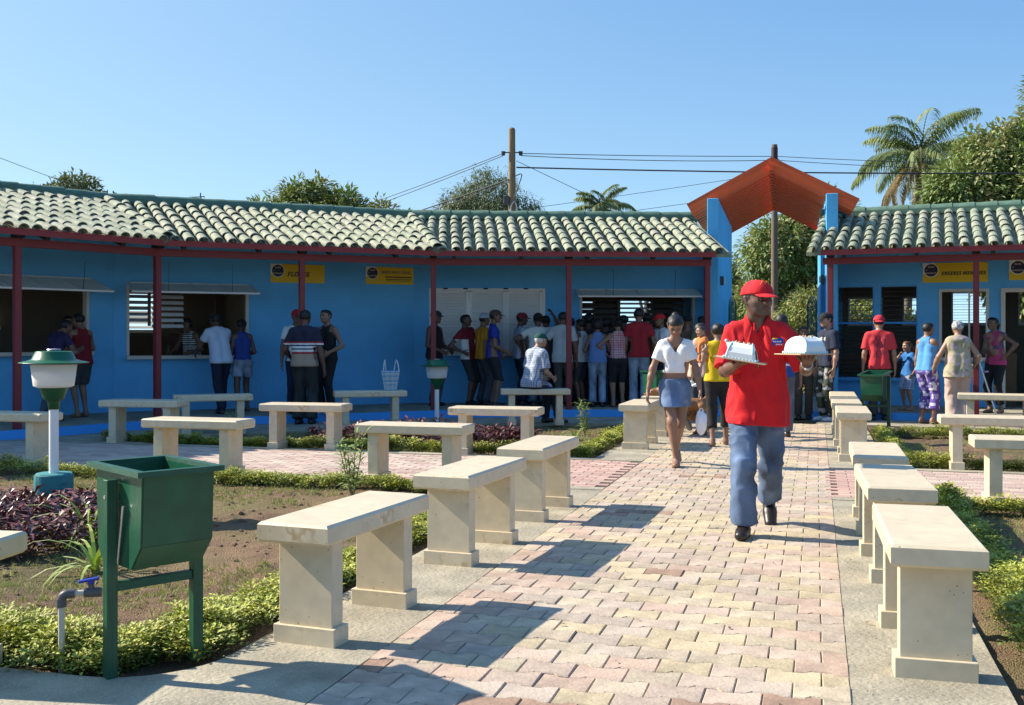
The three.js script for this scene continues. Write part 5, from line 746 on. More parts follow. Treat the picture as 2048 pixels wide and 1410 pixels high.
  if (s.cap) { const k = s.cap.back ? -1 : 1, dome = [cap([0, 0.034, -0.022], [0, 0.036, 0.020], 0.094, 0.089)], f1 = capsField(dome, 0.02); const F = (x, y, z) => { let d = Math.max(f1(x, y * 0.97, z), 0.036 - y + z * 0.05 * k); if (s.cap.scarf) { d = Math.max(f1(x, y, z), -0.02 - y + Math.max(0, z) * 1.1); return d; } const bx = x / 0.076, bz = (z * k - 0.085) / 0.095, by = (y - 0.050 + 0.32 * Math.max(0, z * k - 0.06) + x * x * 3.2) / 0.006, b = (Math.sqrt(bx * bx + bz * bz + by * by) - 1) * 0.006; const b2 = z * k > 0.03 ? Math.max(b, 0) === 0 ? b : b : 1; return smn(d, b2, 0.004); };
    const g = netMesh(F, [-0.12, -0.06, -0.20], [0.12, 0.15, 0.20], Math.min(hc, s.capCell ?? 0.0055), s.cap.fn ?? solid(s.cap.col)); g.applyMatrix4(hm); const cp = part(o, s.cap.scarf ? 'head_scarf' : 'cap', g, clothMat); if (s.cap.deco) s.cap.deco(cp, hm); else if (!s.cap.scarf) { const bt = new THREE.SphereGeometry(0.008, 8, 5).scale(1, 0.5, 1).translate(0, 0.127, 0).applyMatrix4(hm); bt.deleteAttribute('uv'); part(cp, 'cap_button', tint(bt, solid(s.cap.col ?? [0.2, 0.2, 0.2])), clothMat); } }
  const probe = o.userData_probe; delete o.userData_probe; personN++; return { probe, o, arms, legs, pel, S, up, headC, hm, q };
}
const C = { white: [0.72, 0.72, 0.70], navy: [0.012, 0.016, 0.04], black: [0.014, 0.013, 0.014], jeans: [0.035, 0.05, 0.085], grey: [0.22, 0.22, 0.22], khaki: [0.28, 0.22, 0.15] };
const stripes = (bands, base) => (x, y, z) => { for (const [a, b, c] of bands) if (y >= a && y < b) return c; return base; };
const plaid = (a, b, n) => (x, y, z) => { const k = (Math.sin(x * n) > 0.2 ? 1 : 0) + (Math.sin(y * n) > 0.2 ? 1 : 0) + (Math.sin(z * n) > 0.5 ? 0.4 : 0); return a.map((v, i) => mix(v, b[i], clamp(k / 2, 0, 1))); };
const blotch = (list, f, th) => (x, y, z) => { for (let i = 1; i < list.length; i++) if (noise3(x * f + i * 13 + 40, y * f + i * 7 + 40, z * f + 40) > th) return list[i]; return list[0]; };
// ---- the man with two cakes
const F0 = 0.12;
{
  const p = person({ label: 'man in red polo and red cap carrying two cakes down the path', at: [1.665, 7.2, 0.004], yaw: -12, H: 1.79, shW: 0.093, skin: 'dark', build: 1.03, belly: 0.010, cell: 0.012, clothCell: 0.0085, headCell: 0.0042, shoeCell: 0.008, capCell: 0.0042,
    pelvis: [0.02, -0.03, -0.16], lean: 0.02, head: [0.62, -0.02], headScale: 1.06, beard: [0.06, 0.05, 0.045],
    feet: [[-0.075, 0, 0.0, -0.0, -0.1], [0.115, 0.11, -0.60, 0.75, 0.08]],
    hands: [[-0.12, 1.185, 0.235, 0.16, [0, 1, 0.1], [0.35, 0.12, 0.93]], [0.335, 1.195, 0.15, 0.2, [0, 1, -0.15], [0.02, 0.28, 0.96]]], elbows: [[-0.42, -0.8, -0.6], [0.45, -0.8, -0.55]],
    hair: { style: 'crop', col: [0.03, 0.028, 0.026] },
    cap: { col: [0.62, 0.012, 0.02], deco: (cp, hm) => { const g = []; for (let i = 0; i < 7; i++) { const e = new THREE.SphereGeometry(0.0055, 6, 4).scale(1.2, 1, 0.5).translate(-0.03 + i * 0.0105, 0.098 + (i % 3) * 0.009, 0.076 + 0.006 * (i % 2) - (i % 3) * 0.006); e.deleteAttribute('uv'); g.push(tint(e, () => [0.75, 0.35, 0.02])); } part(cp, 'cap_embroidery', merge(g).applyMatrix4(hm), clothMat); } },
    top: { name: 'polo_shirt', col: [0.60, 0.008, 0.014], hem: 0.442, sleeve: 0.92, off: 0.020, fold: 0.017, ff: [13, 4], flare: 0.030, cuff: 0.02, collar: true, vneck: [0.262, 0.35], neck: 0.328, slant: -0.06 },
    bottom: { fn: denim([0.065, 0.115, 0.22]), off: 0.02, fold: 0.017, ff: [8, 9], wide: 0.062 }, shoes: [0.018, 0.012, 0.011] });
  // chest emblems
  const badge = (w, h, x, y, draw) => { const cv = document.createElement('canvas'); cv.width = 128; cv.height = Math.round(128 * h / w); draw(cv.getContext('2d'), cv.width, cv.height); const t = new THREE.CanvasTexture(cv); t.colorSpace = THREE.SRGBColorSpace; const g = new THREE.PlaneGeometry(w, h, 8, 8), q = g.attributes.position; for (let i = 0; i < q.count; i++) { const X = x + q.getX(i), Y = y + q.getY(i); q.setXYZ(i, X, Y, p.probe(X, Y) + 0.003); } g.computeVertexNormals(); part(p.o, 'chest_emblem', g, new THREE.MeshStandardMaterial({ map: t, roughness: 0.9, side: THREE.DoubleSide })); };
  badge(0.078, 0.055, 0.155, 1.335, (c, w, h) => { c.fillStyle = '#2b3f8f'; c.fillRect(0, 0, w, h); c.fillStyle = '#d9a52c'; c.fillRect(0, 0, w * 0.5, h * 0.16); c.fillStyle = '#c8303a'; c.fillRect(w * 0.2, h * 0.68, w * 0.8, h * 0.32); c.fillStyle = '#dfe3f2'; for (let i = 0; i < 5; i++) c.fillRect(w * (0.1 + i * 0.15), h * 0.36, w * 0.1, h * 0.18); for (let i = 0; i < 4; i++) c.fillRect(w * (0.34 + i * 0.14), h * 0.74, w * 0.09, h * 0.14); });
  badge(0.075, 0.05, -0.125, 1.318, (c, w, h) => { c.fillStyle = '#bd1820'; c.fillRect(0, 0, w, h); c.lineWidth = 7; c.strokeStyle = '#d8d4e6'; c.beginPath(); c.ellipse(w * 0.32, h * 0.52, w * 0.22, h * 0.32, 0, 0, 7); c.stroke(); c.strokeStyle = '#3c4f9e'; c.beginPath(); c.ellipse(w * 0.52, h * 0.5, w * 0.16, h * 0.28, 0.4, 0, 7); c.stroke(); c.strokeStyle = '#e6c8d0'; c.beginPath(); c.ellipse(w * 0.72, h * 0.46, w * 0.16, h * 0.3, 0.2, 0, 7); c.stroke(); });
  { const a = p.arms[1], d = nrm(sub3(a.wrist, a.elbow)), g = new THREE.TorusGeometry(0.034, 0.006, 6, 20), m = new THREE.Matrix4().makeRotationFromQuaternion(new THREE.Quaternion().setFromUnitVectors(V(0, 0, 1), V(...d))).setPosition(V(...v3(a.elbow, a.wrist, 0.9))); const w = part(p.o, 'wrist_watch', merge([g, new THREE.CylinderGeometry(0.018, 0.018, 0.01, 14).translate(0, 0, 0.0).rotateZ(0).translate(0, -0.036, 0)]), M.steel); w.applyMatrix4(m); }
}
// ---- cakes
function cake(x, y, z, turn, tilt, label, kind) {
  const o = thing('cake', label, 'cake', x, y, z, turn, 'cakes'); o.rotation.order = 'YXZ'; o.rotation.z = tilt;
  const board = mat(0.52, 0.36, 0.22, 0.7), icing = new THREE.MeshPhysicalMaterial({ color: rgb(0.80, 0.82, 0.80), roughness: 0.55 }), teal = mat(0.50, 0.72, 0.76, 0.55), peach = mat(0.72, 0.50, 0.32, 0.6), butter = mat(0.70, 0.66, 0.42, 0.6);
  part(o, 'cake_board', rbox(0.33, 0.008, 0.23, 0.003, 0, 0, 0), board);
  // loaf with rounded shoulders, its end face slanting
  const L = 0.20, prof = []; for (const [px, py] of [[0.088, 0], [0.086, 0.032], [0.070, 0.066], [0.036, 0.088], [-0.036, 0.088], [-0.070, 0.066], [-0.086, 0.032], [-0.088, 0]]) prof.push(new THREE.Vector2(px, py));
  const g = new THREE.ExtrudeGeometry(new THREE.Shape(prof), { depth: L - 0.02, bevelEnabled: true, bevelThickness: 0.012, bevelSize: 0.010, bevelSegments: 3, curveSegments: 8 }).rotateY(Math.PI / 2).translate(-L / 2 + 0.01, 0.012, 0), q = g.attributes.position;
  for (let i = 0; i < q.count; i++) { const X = q.getX(i), Y = q.getY(i); q.setX(i, X - Math.sign(X) * Y * 0.28 * (Math.abs(X) / 0.1)); q.setY(i, Y + 0.006 * (noise3(X * 40 + 9, Y * 40 + 9, q.getZ(i) * 40 + 9) - 0.5)); }
  g.computeVertexNormals(); part(o, 'cake_body', g, icing);
  part(o, 'end_panel', new THREE.CylinderGeometry(0.058, 0.058, 0.008, 18, 1, false, 0, Math.PI).rotateX(Math.PI / 2).rotateY(Math.PI / 2).rotateZ(0.26).translate(0.101, 0.02, 0), kind ? teal : butter);
  const rf = [], n = 44; for (let i = 0; i < n; i++) { const t = i / n * 6.283, cx = clamp(Math.cos(t) * 0.16, -0.102, 0.102), cz = clamp(Math.sin(t) * 0.14, -0.092, 0.092); rf.push(new THREE.SphereGeometry(0.0085, 8, 6).translate(cx, 0.011, cz)); } part(o, 'piped_border', merge(rf), teal);
  const arch = []; for (const sx of [-0.088, 0.080]) arch.push(new THREE.TubeGeometry(new THREE.CatmullRomCurve3(Array.from({ length: 9 }, (_, i) => { const a = Math.PI * i / 8; return V(sx * (1 - 0.25 * Math.sin(a)), Math.pow(Math.sin(a), 0.62) * 0.096 + 0.014, Math.cos(a) * 0.092); })), 20, 0.007, 6)); for (const g2 of arch) part(o, 'piped_arch', g2, teal);
  const drape = []; for (let i = 0; i < 9; i++) for (const s of [-1, 1]) drape.push(new THREE.SphereGeometry(0.006, 6, 5).scale(0.7, 2.4, 0.5).translate(-0.075 + i * 0.019, 0.032, s * 0.093)); if (!kind) part(o, 'piped_drops', merge(drape), teal);
  const top = []; for (let i = 0; i < 9; i++) top.push(new THREE.ConeGeometry(0.012, 0.02, 7).rotateZ(rr(-0.5, 0.5)).translate(rr(-0.05, 0.06), 0.116, rr(-0.025, 0.025))); part(o, 'cream_dollops', merge(top), peach);
  if (!kind) part(o, 'paper_flower', merge([new THREE.ConeGeometry(0.03, 0.06, 7, 1, true).rotateZ(0.9).translate(-0.095, 0.10, 0.02), new THREE.SphereGeometry(0.012, 7, 5).translate(-0.108, 0.112, 0.02)]), mat(0.55, 0.50, 0.48, 0.8));
}
cake(1.49, 1.222, -6.845, -0.30, -0.16, 'blue and white iced cake with paper flower in front of the red shirt', 0);
cake(1.915, 1.262, -6.86, 0.55, 0.0, 'white iced cake on the board farther right, held up beside the shoulder', 1);
// ---- the woman in white
{
  const p = person({ label: 'woman in white V neck top and denim skirt looking down while walking', at: [1.735, 11.15, 0.004], yaw: -6, H: 1.63, female: true, skin: 'mid', cell: 0.013, clothCell: 0.011, headCell: 0.0048, build: 1.0, pelvis: [0.0, -0.02, -0.06], head: [0.0, 0.68], headFwd: 0.015,
    feet: [[0.005, 0, 0.08, 0, -0.1], [0.03, 0.10, -0.34, 0.8, 0.1]], hands: [[-0.315, 0.70, 0.02, 0.45, [0.9, 0, 0.3]], [0.265, 0.745, 0.07, 0.9, [-0.9, 0, 0.1]]], elbows: [[-0.6, -0.2, -0.4], [0.6, -0.2, -0.5]],
    hair: { style: 'bun', col: [0.010, 0.008, 0.008] }, top: { name: 'crop_top', col: [0.80, 0.79, 0.78], hem: 0.614, sleeve: 0.62, off: 0.010, fold: 0.006, vneck: [0.222, 0.95], neck: 0.318, cuff: 0.006 },
    bottom: { type: 'skirt', hem: 0.625, fn: (x, y, z) => { const c = denim([0.085, 0.14, 0.25])(x, y, z), w = clamp((0.05 - Math.hypot(Math.abs(x) - 0.10, (y - 0.66) * 0.7, (z - 0.02))) * 22, 0, 1) * clamp(fbm(x * 30 + 5, y * 30 + 5, 3, 2) * 3 - 0.7, 0, 1); return c.map(v => mix(v, 0.55, w * 0.8)); }, fold: 0.005, rise: -0.005 }, sandals: [0.10, 0.05, 0.03] });
  void p;
  const g = new THREE.IcosahedronGeometry(0.098, 3), q = g.attributes.position; for (let i = 0; i < q.count; i++) { const v = V(q.getX(i), q.getY(i), q.getZ(i)), n = 1 + 0.5 * (fbm(v.x * 22 + 9, v.y * 14 + 9, v.z * 22 + 9, 2) - 0.4); q.setXYZ(i, v.x * n * 0.62, v.y * n * (v.y > 0 ? 1.25 : 1.45), v.z * n * 0.6); } g.computeVertexNormals();
  const b = thing('plastic_bag', 'white plastic bag hanging from the left hand of the woman in white', 'bag', 1.993, 0.475, -11.06); part(b, 'bag', g, mat(0.78, 0.76, 0.80, 0.4)); part(b, 'bag_handle', new THREE.TubeGeometry(new THREE.CatmullRomCurve3([V(-0.015, 0.08, 0), V(-0.02, 0.125, 0), V(0.0, 0.145, 0), V(0.02, 0.12, 0), V(0.015, 0.08, 0)]), 12, 0.006, 5), mat(0.78, 0.76, 0.80, 0.4));
}
// ---- everyone else
const far = { cell: 0.019, headCell: 0.009 }, Q = 'people queueing at the shop windows', R_ = 'people by the right building';
const crowd = [
  // left facade
  { label: 'person in dark purple top bent over the counter at the left edge', at: [-6.85, 15.5, F0], yaw: 150, H: 1.60, skin: 'brown', lean: 0.45, hair: { style: 'short' }, top: { col: [0.03, 0.018, 0.07] }, bottom: { fn: denim([0.05, 0.08, 0.14]) }, shoes: C.black, hands: [[-0.2, 1.08, 0.42], [0.15, 1.08, 0.45]] },
  { label: 'woman in orange top standing inside the leftmost shop window', at: [-7.25, 17.15, F0], yaw: 25, H: 1.60, female: true, skin: 'mid', hair: { style: 'long' }, top: { col: [0.42, 0.06, 0.015], sleeve: 0.3 }, bottom: { col: C.black }, shoes: C.black },
  { label: 'youth in dark red sleeveless shirt and grey shorts at the leftmost window', at: [-6.68, 16.3, F0], yaw: -120, H: 1.63, skin: 'mid', hair: { style: 'short' }, lean: 0.06, top: { col: [0.20, 0.008, 0.016], tank: true, sleeve: 0 }, bottom: { col: [0.045, 0.05, 0.05], len: 0.42 }, sandals: [0.08, 0.05, 0.03], hands: [[-0.16, 1.12, 0.30], [0.12, 1.1, 0.33]] },
  { label: 'woman in black and white striped top leaning behind the flower counter', at: [-5.63, 18.55, F0], yaw: -20, H: 1.60, female: true, skin: 'brown', lean: 0.25, hair: { style: 'curly' }, top: { fn: (x, y) => (Math.sin(y * 190) > 0 ? C.white : C.black), tank: true, sleeve: 0 }, bottom: { col: C.black }, shoes: C.black, hands: [[-0.2, 0.98, 0.35], [0.2, 0.98, 0.35]], clothCell: 0.009 },
  { label: 'shop worker in dim light behind the flower counter, leftmost inside', at: [-5.98, 18.9, F0], yaw: 10, H: 1.55, skin: 'brown', hair: { style: 'afro' }, top: { col: [0.10, 0.05, 0.04] }, bottom: { col: C.black }, shoes: C.black },
  { label: 'man in pale blue shirt and dark cap leaning on the flower window sill', at: [-4.82, 17.25, F0], yaw: -140, H: 1.70, skin: 'dark', lean: 0.30, pelvis: [0, -0.02, -0.1], feet: [[-0.12, 0, 0.12], [0.1, 0, -0.34]], cap: { col: [0.02, 0.02, 0.022] }, hair: { style: 'crop' }, top: { col: [0.50, 0.60, 0.74], hem: 0.49, off: 0.022 }, bottom: { col: C.navy }, shoes: C.black, hands: [[-0.2, 0.98, 0.42], [0.22, 0.98, 0.40]] },
  { label: 'woman in blue top and denim shorts beside the flower window', at: [-4.48, 17.45, F0], yaw: -150, H: 1.56, female: true, skin: 'dark', lean: 0.05, hair: { style: 'pony' }, feet: [[-0.1, 0, 0.05], [0.12, 0, -0.16]], top: { col: [0.02, 0.05, 0.24], tank: true, sleeve: 0, hem: 0.55 }, bottom: { fn: denim([0.22, 0.27, 0.36]), len: 0.30 }, sandals: [0.1, 0.06, 0.04], hands: [[-0.1, 0.95, 0.2], null] },
  { label: 'broad man seen from behind in navy, white and tan striped polo', at: [-3.23, 16.35, 0.006], yaw: 175, H: 1.80, skin: 'dark', build: 1.12, belly: 0.01, hair: { style: 'crop' }, clothCell: 0.011, top: { name: 'polo_shirt', hem: 0.50, off: 0.022, sleeve: 0.75, fn: stripes([[0, 1.10, [0.36, 0.26, 0.19]], [1.10, 1.125, [0.35, 0.02, 0.03]], [1.125, 1.16, C.white], [1.16, 1.185, C.navy], [1.185, 1.215, C.white], [1.215, 1.235, C.navy], [1.235, 1.26, C.white], [1.26, 1.285, [0.45, 0.03, 0.04]]], [0.018, 0.018, 0.04]) }, bottom: { fn: denim([0.012, 0.016, 0.03]), wide: 0.068, off: 0.018 }, shoes: C.black, hands: [[-0.32, 0.82, 0.02], [0.28, 1.02, 0.22]] },
  { label: 'man in black sleeveless shirt facing the broad man in stripes', at: [-2.98, 16.95, F0], yaw: -35, H: 1.70, skin: 'mid', hair: { style: 'short' }, top: { col: C.black, tank: true, sleeve: 0 }, bottom: { col: C.black }, shoes: C.white, hands: [null, [0.24, 1.0, 0.2]] },
  { label: 'person with red cap and white shirt hidden behind the broad man', at: [-3.52, 17.15, F0], yaw: 20, H: 1.70, skin: 'brown', cap: { col: [0.45, 0.02, 0.03] }, top: { col: C.white }, bottom: { col: C.navy }, shoes: C.black },
  // the queue
  { label: 'man in black vest and dark cap behind the red post at the white shutters', at: [-1.40, 18.95, F0], yaw: 60, H: 1.72, skin: 'dark', cap: { col: [0.03, 0.03, 0.032] }, hair: { style: 'crop' }, top: { col: C.black, tank: true, sleeve: 0 }, bottom: { fn: denim([0.04, 0.05, 0.07]) }, shoes: C.black, hands: [[-0.16, 1.0, 0.24], [0.12, 1.0, 0.26]], group: Q },
  { label: 'young man in maroon jersey leaning sideways against the white shutters', at: [-0.80, 19.15, F0], yaw: 55, H: 1.70, skin: 'dark', roll: 0.20, pelvis: [0.02, -0.02, 0], feet: [[-0.12, 0, 0.1], [0.16, 0, -0.05]], hair: { style: 'short' }, head: [0.4, -0.1], top: { fn: (x, y, z) => (x < -0.1 && y < 1.2 ? C.white : [0.19, 0.012, 0.02]), sleeve: 0.5 }, bottom: { col: [0.03, 0.028, 0.03], len: 0.55 }, shoes: C.black, hands: [[-0.3, 0.98, 0.1], null], group: Q },
  { label: 'person in orange shirt and white cap among the queue', at: [-0.53, 19.05, F0], yaw: 120, H: 1.68, skin: 'mid', cap: { col: [0.45, 0.5, 0.58] }, hair: { style: 'crop' }, top: { col: [0.60, 0.25, 0.015] }, bottom: { fn: denim([0.03, 0.04, 0.07]) }, shoes: C.black, group: Q },
  { label: 'young man in royal blue tee and brown cap looking right in the queue', at: [-0.33, 18.65, F0], yaw: 95, H: 1.73, skin: 'brown', cap: { col: [0.08, 0.05, 0.035] }, hair: { style: 'crop' }, top: { col: [0.012, 0.035, 0.28], hem: 0.50, off: 0.022 }, bottom: { col: [0.02, 0.02, 0.024], len: 0.52 }, shoes: C.black, hands: [[-0.1, 0.98, 0.22], [0.22, 0.95, 0.12]], group: Q },
  { label: 'man in light shirt and dark red cap pressed to the shutters', at: [0.15, 19.15, F0], yaw: 110, H: 1.69, skin: 'dark', cap: { col: [0.20, 0.015, 0.02] }, hair: { style: 'crop' }, top: { col: [0.42, 0.46, 0.58] }, bottom: { col: C.navy }, shoes: C.black, group: Q },
  { label: 'man with raised arm in white shirt seen from behind in the queue', at: [0.47, 18.85, F0], yaw: 185, H: 1.68, skin: 'dark', hair: { style: 'crop' }, cap: { col: C.black, back: true }, top: { col: [0.56, 0.60, 0.56], off: 0.02 }, bottom: { fn: denim([0.05, 0.07, 0.12]) }, shoes: C.black, hands: [[-0.30, 1.66, 0.28], [0.3, 1.05, 0.1]], elbows: [[-0.9, 0, 0.2], [0.8, -0.2, -0.3]], group: Q },
  { label: 'man in untucked grey shirt behind the red post, back turned', at: [0.90, 18.65, F0], yaw: 165, H: 1.71, skin: 'dark', hair: { style: 'crop' }, top: { col: [0.40, 0.42, 0.42], hem: 0.46, off: 0.024, sleeve: 0.7 }, bottom: { col: [0.06, 0.055, 0.05] }, shoes: C.black, hands: [null, [0.28, 0.98, 0.08]], group: Q },
  { label: 'woman in white vest and dark shorts turned left in the queue', at: [1.26, 18.95, F0], yaw: -130, H: 1.58, female: true, skin: 'brown', hair: { style: 'short' }, top: { col: [0.66, 0.66, 0.66], tank: true, sleeve: 0 }, bottom: { col: [0.05, 0.05, 0.055], len: 0.5 }, sandals: C.black, group: Q },
  { label: 'woman with big dark hair in pale blue vest and light jeans', at: [1.52, 18.65, F0], yaw: 178, H: 1.56, female: true, skin: 'brown', hair: { style: 'afro' }, top: { col: [0.11, 0.20, 0.42], tank: true, sleeve: 0 }, bottom: { fn: denim([0.20, 0.27, 0.38]), fold: 0.008 }, shoes: C.black, hands: [[-0.1, 1.1, 0.2], [0.1, 1.1, 0.2]], group: Q },
  { label: 'woman in red checked vest and black shorts with hands on hips', at: [1.88, 18.6, F0], yaw: 185, H: 1.58, female: true, build: 1.06, skin: 'mid', hair: { style: 'bun' }, clothCell: 0.010, top: { fn: plaid([0.50, 0.42, 0.42], [0.42, 0.05, 0.08], 150), tank: true, sleeve: 0, hem: 0.545 }, bottom: { col: C.black, len: 0.5 }, sandals: C.black, hands: [[-0.19, 0.93, 0.05], [0.19, 0.93, 0.05]], elbows: [[-1, 0, -0.2], [1, 0, -0.2]], group: Q },
  { label: 'tall man in plain red tee and pale jeans seen from behind', at: [2.24, 18.55, F0], yaw: 172, H: 1.77, skin: 'brown', build: 1.04, hair: { style: 'crop' }, top: { col: [0.30, 0.012, 0.018], hem: 0.50, off: 0.022 }, bottom: { fn: denim([0.22, 0.29, 0.38]), fold: 0.009 }, shoes: [0.2, 0.2, 0.2], hands: [[-0.22, 1.0, 0.2], null], group: Q },
  { label: 'person in bright red cap behind the head of the woman in white', at: [2.66, 18.7, F0], yaw: -60, H: 1.66, skin: 'brown', cap: { col: [0.55, 0.012, 0.02] }, hair: { style: 'crop' }, top: { col: C.white }, bottom: { col: C.navy }, shoes: C.black, group: Q },
  { label: 'man in black cap with a white letter at the last window of the queue', at: [3.18, 19.0, F0], yaw: 170, H: 1.63, skin: 'mid', cap: { col: C.black, back: true }, top: { col: [0.16, 0.09, 0.06], tank: true, sleeve: 0 }, bottom: { col: C.black }, shoes: C.black, group: Q },
  { label: 'person with dark bushy hair in olive shirt nearest the gate end of the queue', at: [3.42, 18.75, F0], yaw: 195, H: 1.62, skin: 'brown', hair: { style: 'curly' }, top: { col: [0.16, 0.18, 0.10] }, bottom: { col: C.black }, shoes: C.black, group: Q },
  { label: 'dark haired person half hidden deep in the queue before the open window', at: [1.72, 19.2, F0], yaw: 160, H: 1.60, skin: 'dark', hair: { style: 'curly' }, top: { col: [0.03, 0.03, 0.035] }, bottom: { col: C.black }, shoes: C.black, group: Q },
  { label: 'dark dressed person in the queue between red shirt and open window', at: [2.05, 19.15, F0], yaw: 200, H: 1.66, skin: 'dark', hair: { style: 'short' }, top: { col: [0.03, 0.026, 0.03] }, bottom: { col: C.black }, shoes: C.black, group: Q },
  ...[[0.62, 19.35, 1.66, [0.10, 0.11, 0.13], 170], [1.08, 19.3, 1.62, [0.24, 0.24, 0.25], 195], [1.42, 19.4, 1.68, [0.05, 0.03, 0.03], 175], [2.48, 19.25, 1.70, [0.10, 0.06, 0.05], 185], [2.92, 19.3, 1.64, [0.20, 0.20, 0.22], 165]].map(([x, d, h, c, yaw], i) => ({ label: ['man in charcoal tee behind the one with raised arm', 'person in light grey tee behind the red post, close to the wall', 'tall person in dark brown top close to the open window frame', 'man in brown tee just right of the red shirt in the queue', 'person in pale grey top behind the red capped one in the queue'][i], at: [x, d, F0], yaw, H: h, skin: ['dark', 'brown', 'dark', 'brown', 'mid'][i], hair: { style: ['crop', 'short', 'curly', 'short', 'pony'][i] }, top: { col: c }, bottom: { col: C.navy }, shoes: C.black, group: Q })),
  // seated old man
  { label: 'old man in checked shirt and green cap sitting on the white bench', at: [0.32, 16.32, 0.006], yaw: 128, H: 1.70, skin: 'tan', pelvis: [0, -0.895 + 0.645 - 0.0, -0.02], lean: 0.22, feet: [[-0.13, 0, 0.42], [0.13, 0, 0.36]], hair: { style: 'crop', col: [0.55, 0.54, 0.52] }, cap: { col: [0.006, 0.06, 0.045] }, head: [0.0, 0.05], clothCell: 0.009, top: { fn: plaid([0.50, 0.55, 0.62], [0.10, 0.13, 0.24], 230), hem: 0.49, sleeve: 0.8, off: 0.024, collar: false }, bottom: { col: [0.016, 0.02, 0.04], rise: 0.0 }, shoes: C.black, hands: [[-0.12, 0.72, 0.32], [0.16, 0.74, 0.30]] },
  // gate
  { label: 'woman in yellow top and black cropped trousers carrying a baby', at: [2.58, 13.15, 0.004], yaw: 170, H: 1.55, female: true, skin: 'mid', feet: [[-0.1, 0, 0.16, 0], [0.07, 0, -0.12, 0]], hair: { style: 'bun' }, top: { col: [0.62, 0.44, 0.01], hem: 0.52, sleeve: 0.3 }, bottom: { col: C.black, len: 0.78 }, sandals: [0.3, 0.2, 0.14], hands: [[0.02, 1.05, 0.26], [0.30, 0.98, 0.14]], elbows: [[-0.7, -0.5, 0], [0.9, -0.3, -0.2]] },
  { label: 'baby in orange dress and white shoes held against a shoulder', at: [2.36, 13.02, 0.75], yaw: -70, H: 0.74, female: true, child: true, skin: 'tan', headScale: 1.25, hair: { style: 'crop', col: [0.05, 0.03, 0.02] }, pelvis: [0, 0.0, 0], feet: [[-0.05, 0.03, 0.12], [0.05, 0.0, 0.1]], top: { col: [0.62, 0.19, 0.05], hem: 0.42, sleeve: 0.4 }, shoes: C.white, hands: [[-0.1, 0.42, 0.1], [0.1, 0.42, 0.1]] },
  { label: 'woman in peach top and dark trousers striding towards the gate', at: [2.72, 15.2, 0.004], yaw: 150, H: 1.60, female: true, skin: 'brown', pelvis: [0, -0.02, 0], feet: [[-0.06, 0, 0.2], [0.06, 0.16, -0.34, 0.9]], hair: { style: 'pony' }, top: { col: [0.62, 0.42, 0.34], tank: true, sleeve: 0 }, bottom: { col: [0.04, 0.045, 0.06], len: 0.75 }, shoes: [0.15, 0.15, 0.16] },
  { label: 'man in blue shirt with white stripe and jeans walking to the gate', at: [3.62, 14.1, 0.004], yaw: 165, H: 1.72, skin: 'brown', pelvis: [0, -0.03, 0], feet: [[-0.07, 0, 0.26], [0.07, 0.13, -0.32, 0.9]], hair: { style: 'crop' }, clothCell: 0.012, top: { fn: stripes([[0.985, 1.005, C.white]], [0.02, 0.06, 0.24]), hem: 0.50, off: 0.024 }, bottom: { fn: denim([0.06, 0.085, 0.14]), fold: 0.01, wide: 0.066 }, shoes: [0.06, 0.05, 0.045] },
  { label: 'boy in white shirt and brown trousers standing in the gateway', at: [4.83, 17.4, 0.004], yaw: -10, H: 1.55, skin: 'brown', hair: { style: 'short' }, top: { fn: (x, y) => (x > 0.12 ? [0.45, 0.03, 0.05] : C.white), off: 0.02 }, bottom: { col: [0.06, 0.045, 0.035] }, shoes: C.black, hands: [[-0.1, 0.85, 0.22], null] },
  { label: 'man in navy tee, black cap and camouflage trousers looking left', at: [5.12, 17.0, 0.004], yaw: -75, H: 1.76, skin: 'tan', cap: { col: [0.012, 0.012, 0.016] }, hair: { style: 'short' }, top: { fn: (x, y, z) => (y > 1.30 && y < 1.36 && z > 0.05 && Math.abs(x) < 0.09 && noise3(x * 60, y * 60, 3) > 0.4 ? C.white : [0.014, 0.02, 0.045]), hem: 0.50, off: 0.024, sleeve: 0.8 }, bottom: { fn: blotch([[0.02, 0.025, 0.02], [0.30, 0.30, 0.30], [0.05, 0.07, 0.04]], 17, 0.68), wide: 0.066 }, shoes: [0.5, 0.52, 0.56] },
  // right building
  { label: 'man in red tee with dark print and red cap seen from behind', at: [5.98, 17.1, F0 * 0.05], yaw: 165, H: 1.72, skin: 'tan', cap: { col: [0.55, 0.03, 0.05], back: true }, hair: { style: 'crop' }, clothCell: 0.011, top: { fn: (x, y, z) => (z < 0 && Math.abs(x) < 0.09 && y > 1.02 && y < 1.38 && noise3(x * 90 + 5, y * 22 + 5, 2) > 0.52 ? [0.22, 0.03, 0.045] : [0.62, 0.04, 0.05]), hem: 0.49, off: 0.024, sleeve: 0.75 }, bottom: { col: [0.035, 0.03, 0.028], wide: 0.064 }, shoes: C.black, group: R_ },
  { label: 'little girl in blue tee and checked shorts, hand at her mouth', at: [6.70, 17.75, F0], yaw: -70, H: 1.17, child: true, female: true, skin: 'tan', hair: { style: 'pony', col: [0.12, 0.06, 0.03] }, clothCell: 0.010, top: { col: [0.03, 0.16, 0.42] }, bottom: { fn: plaid([0.10, 0.20, 0.42], [0.55, 0.62, 0.72], 170), len: 0.46 }, sandals: [0.2, 0.14, 0.1], hands: [[-0.02, 0.95, 0.15, 0.8], [0.15, 0.62, 0.04]], elbows: [[-0.7, -0.8, 0.2], [0.6, -0.2, -0.4]], group: R_ },
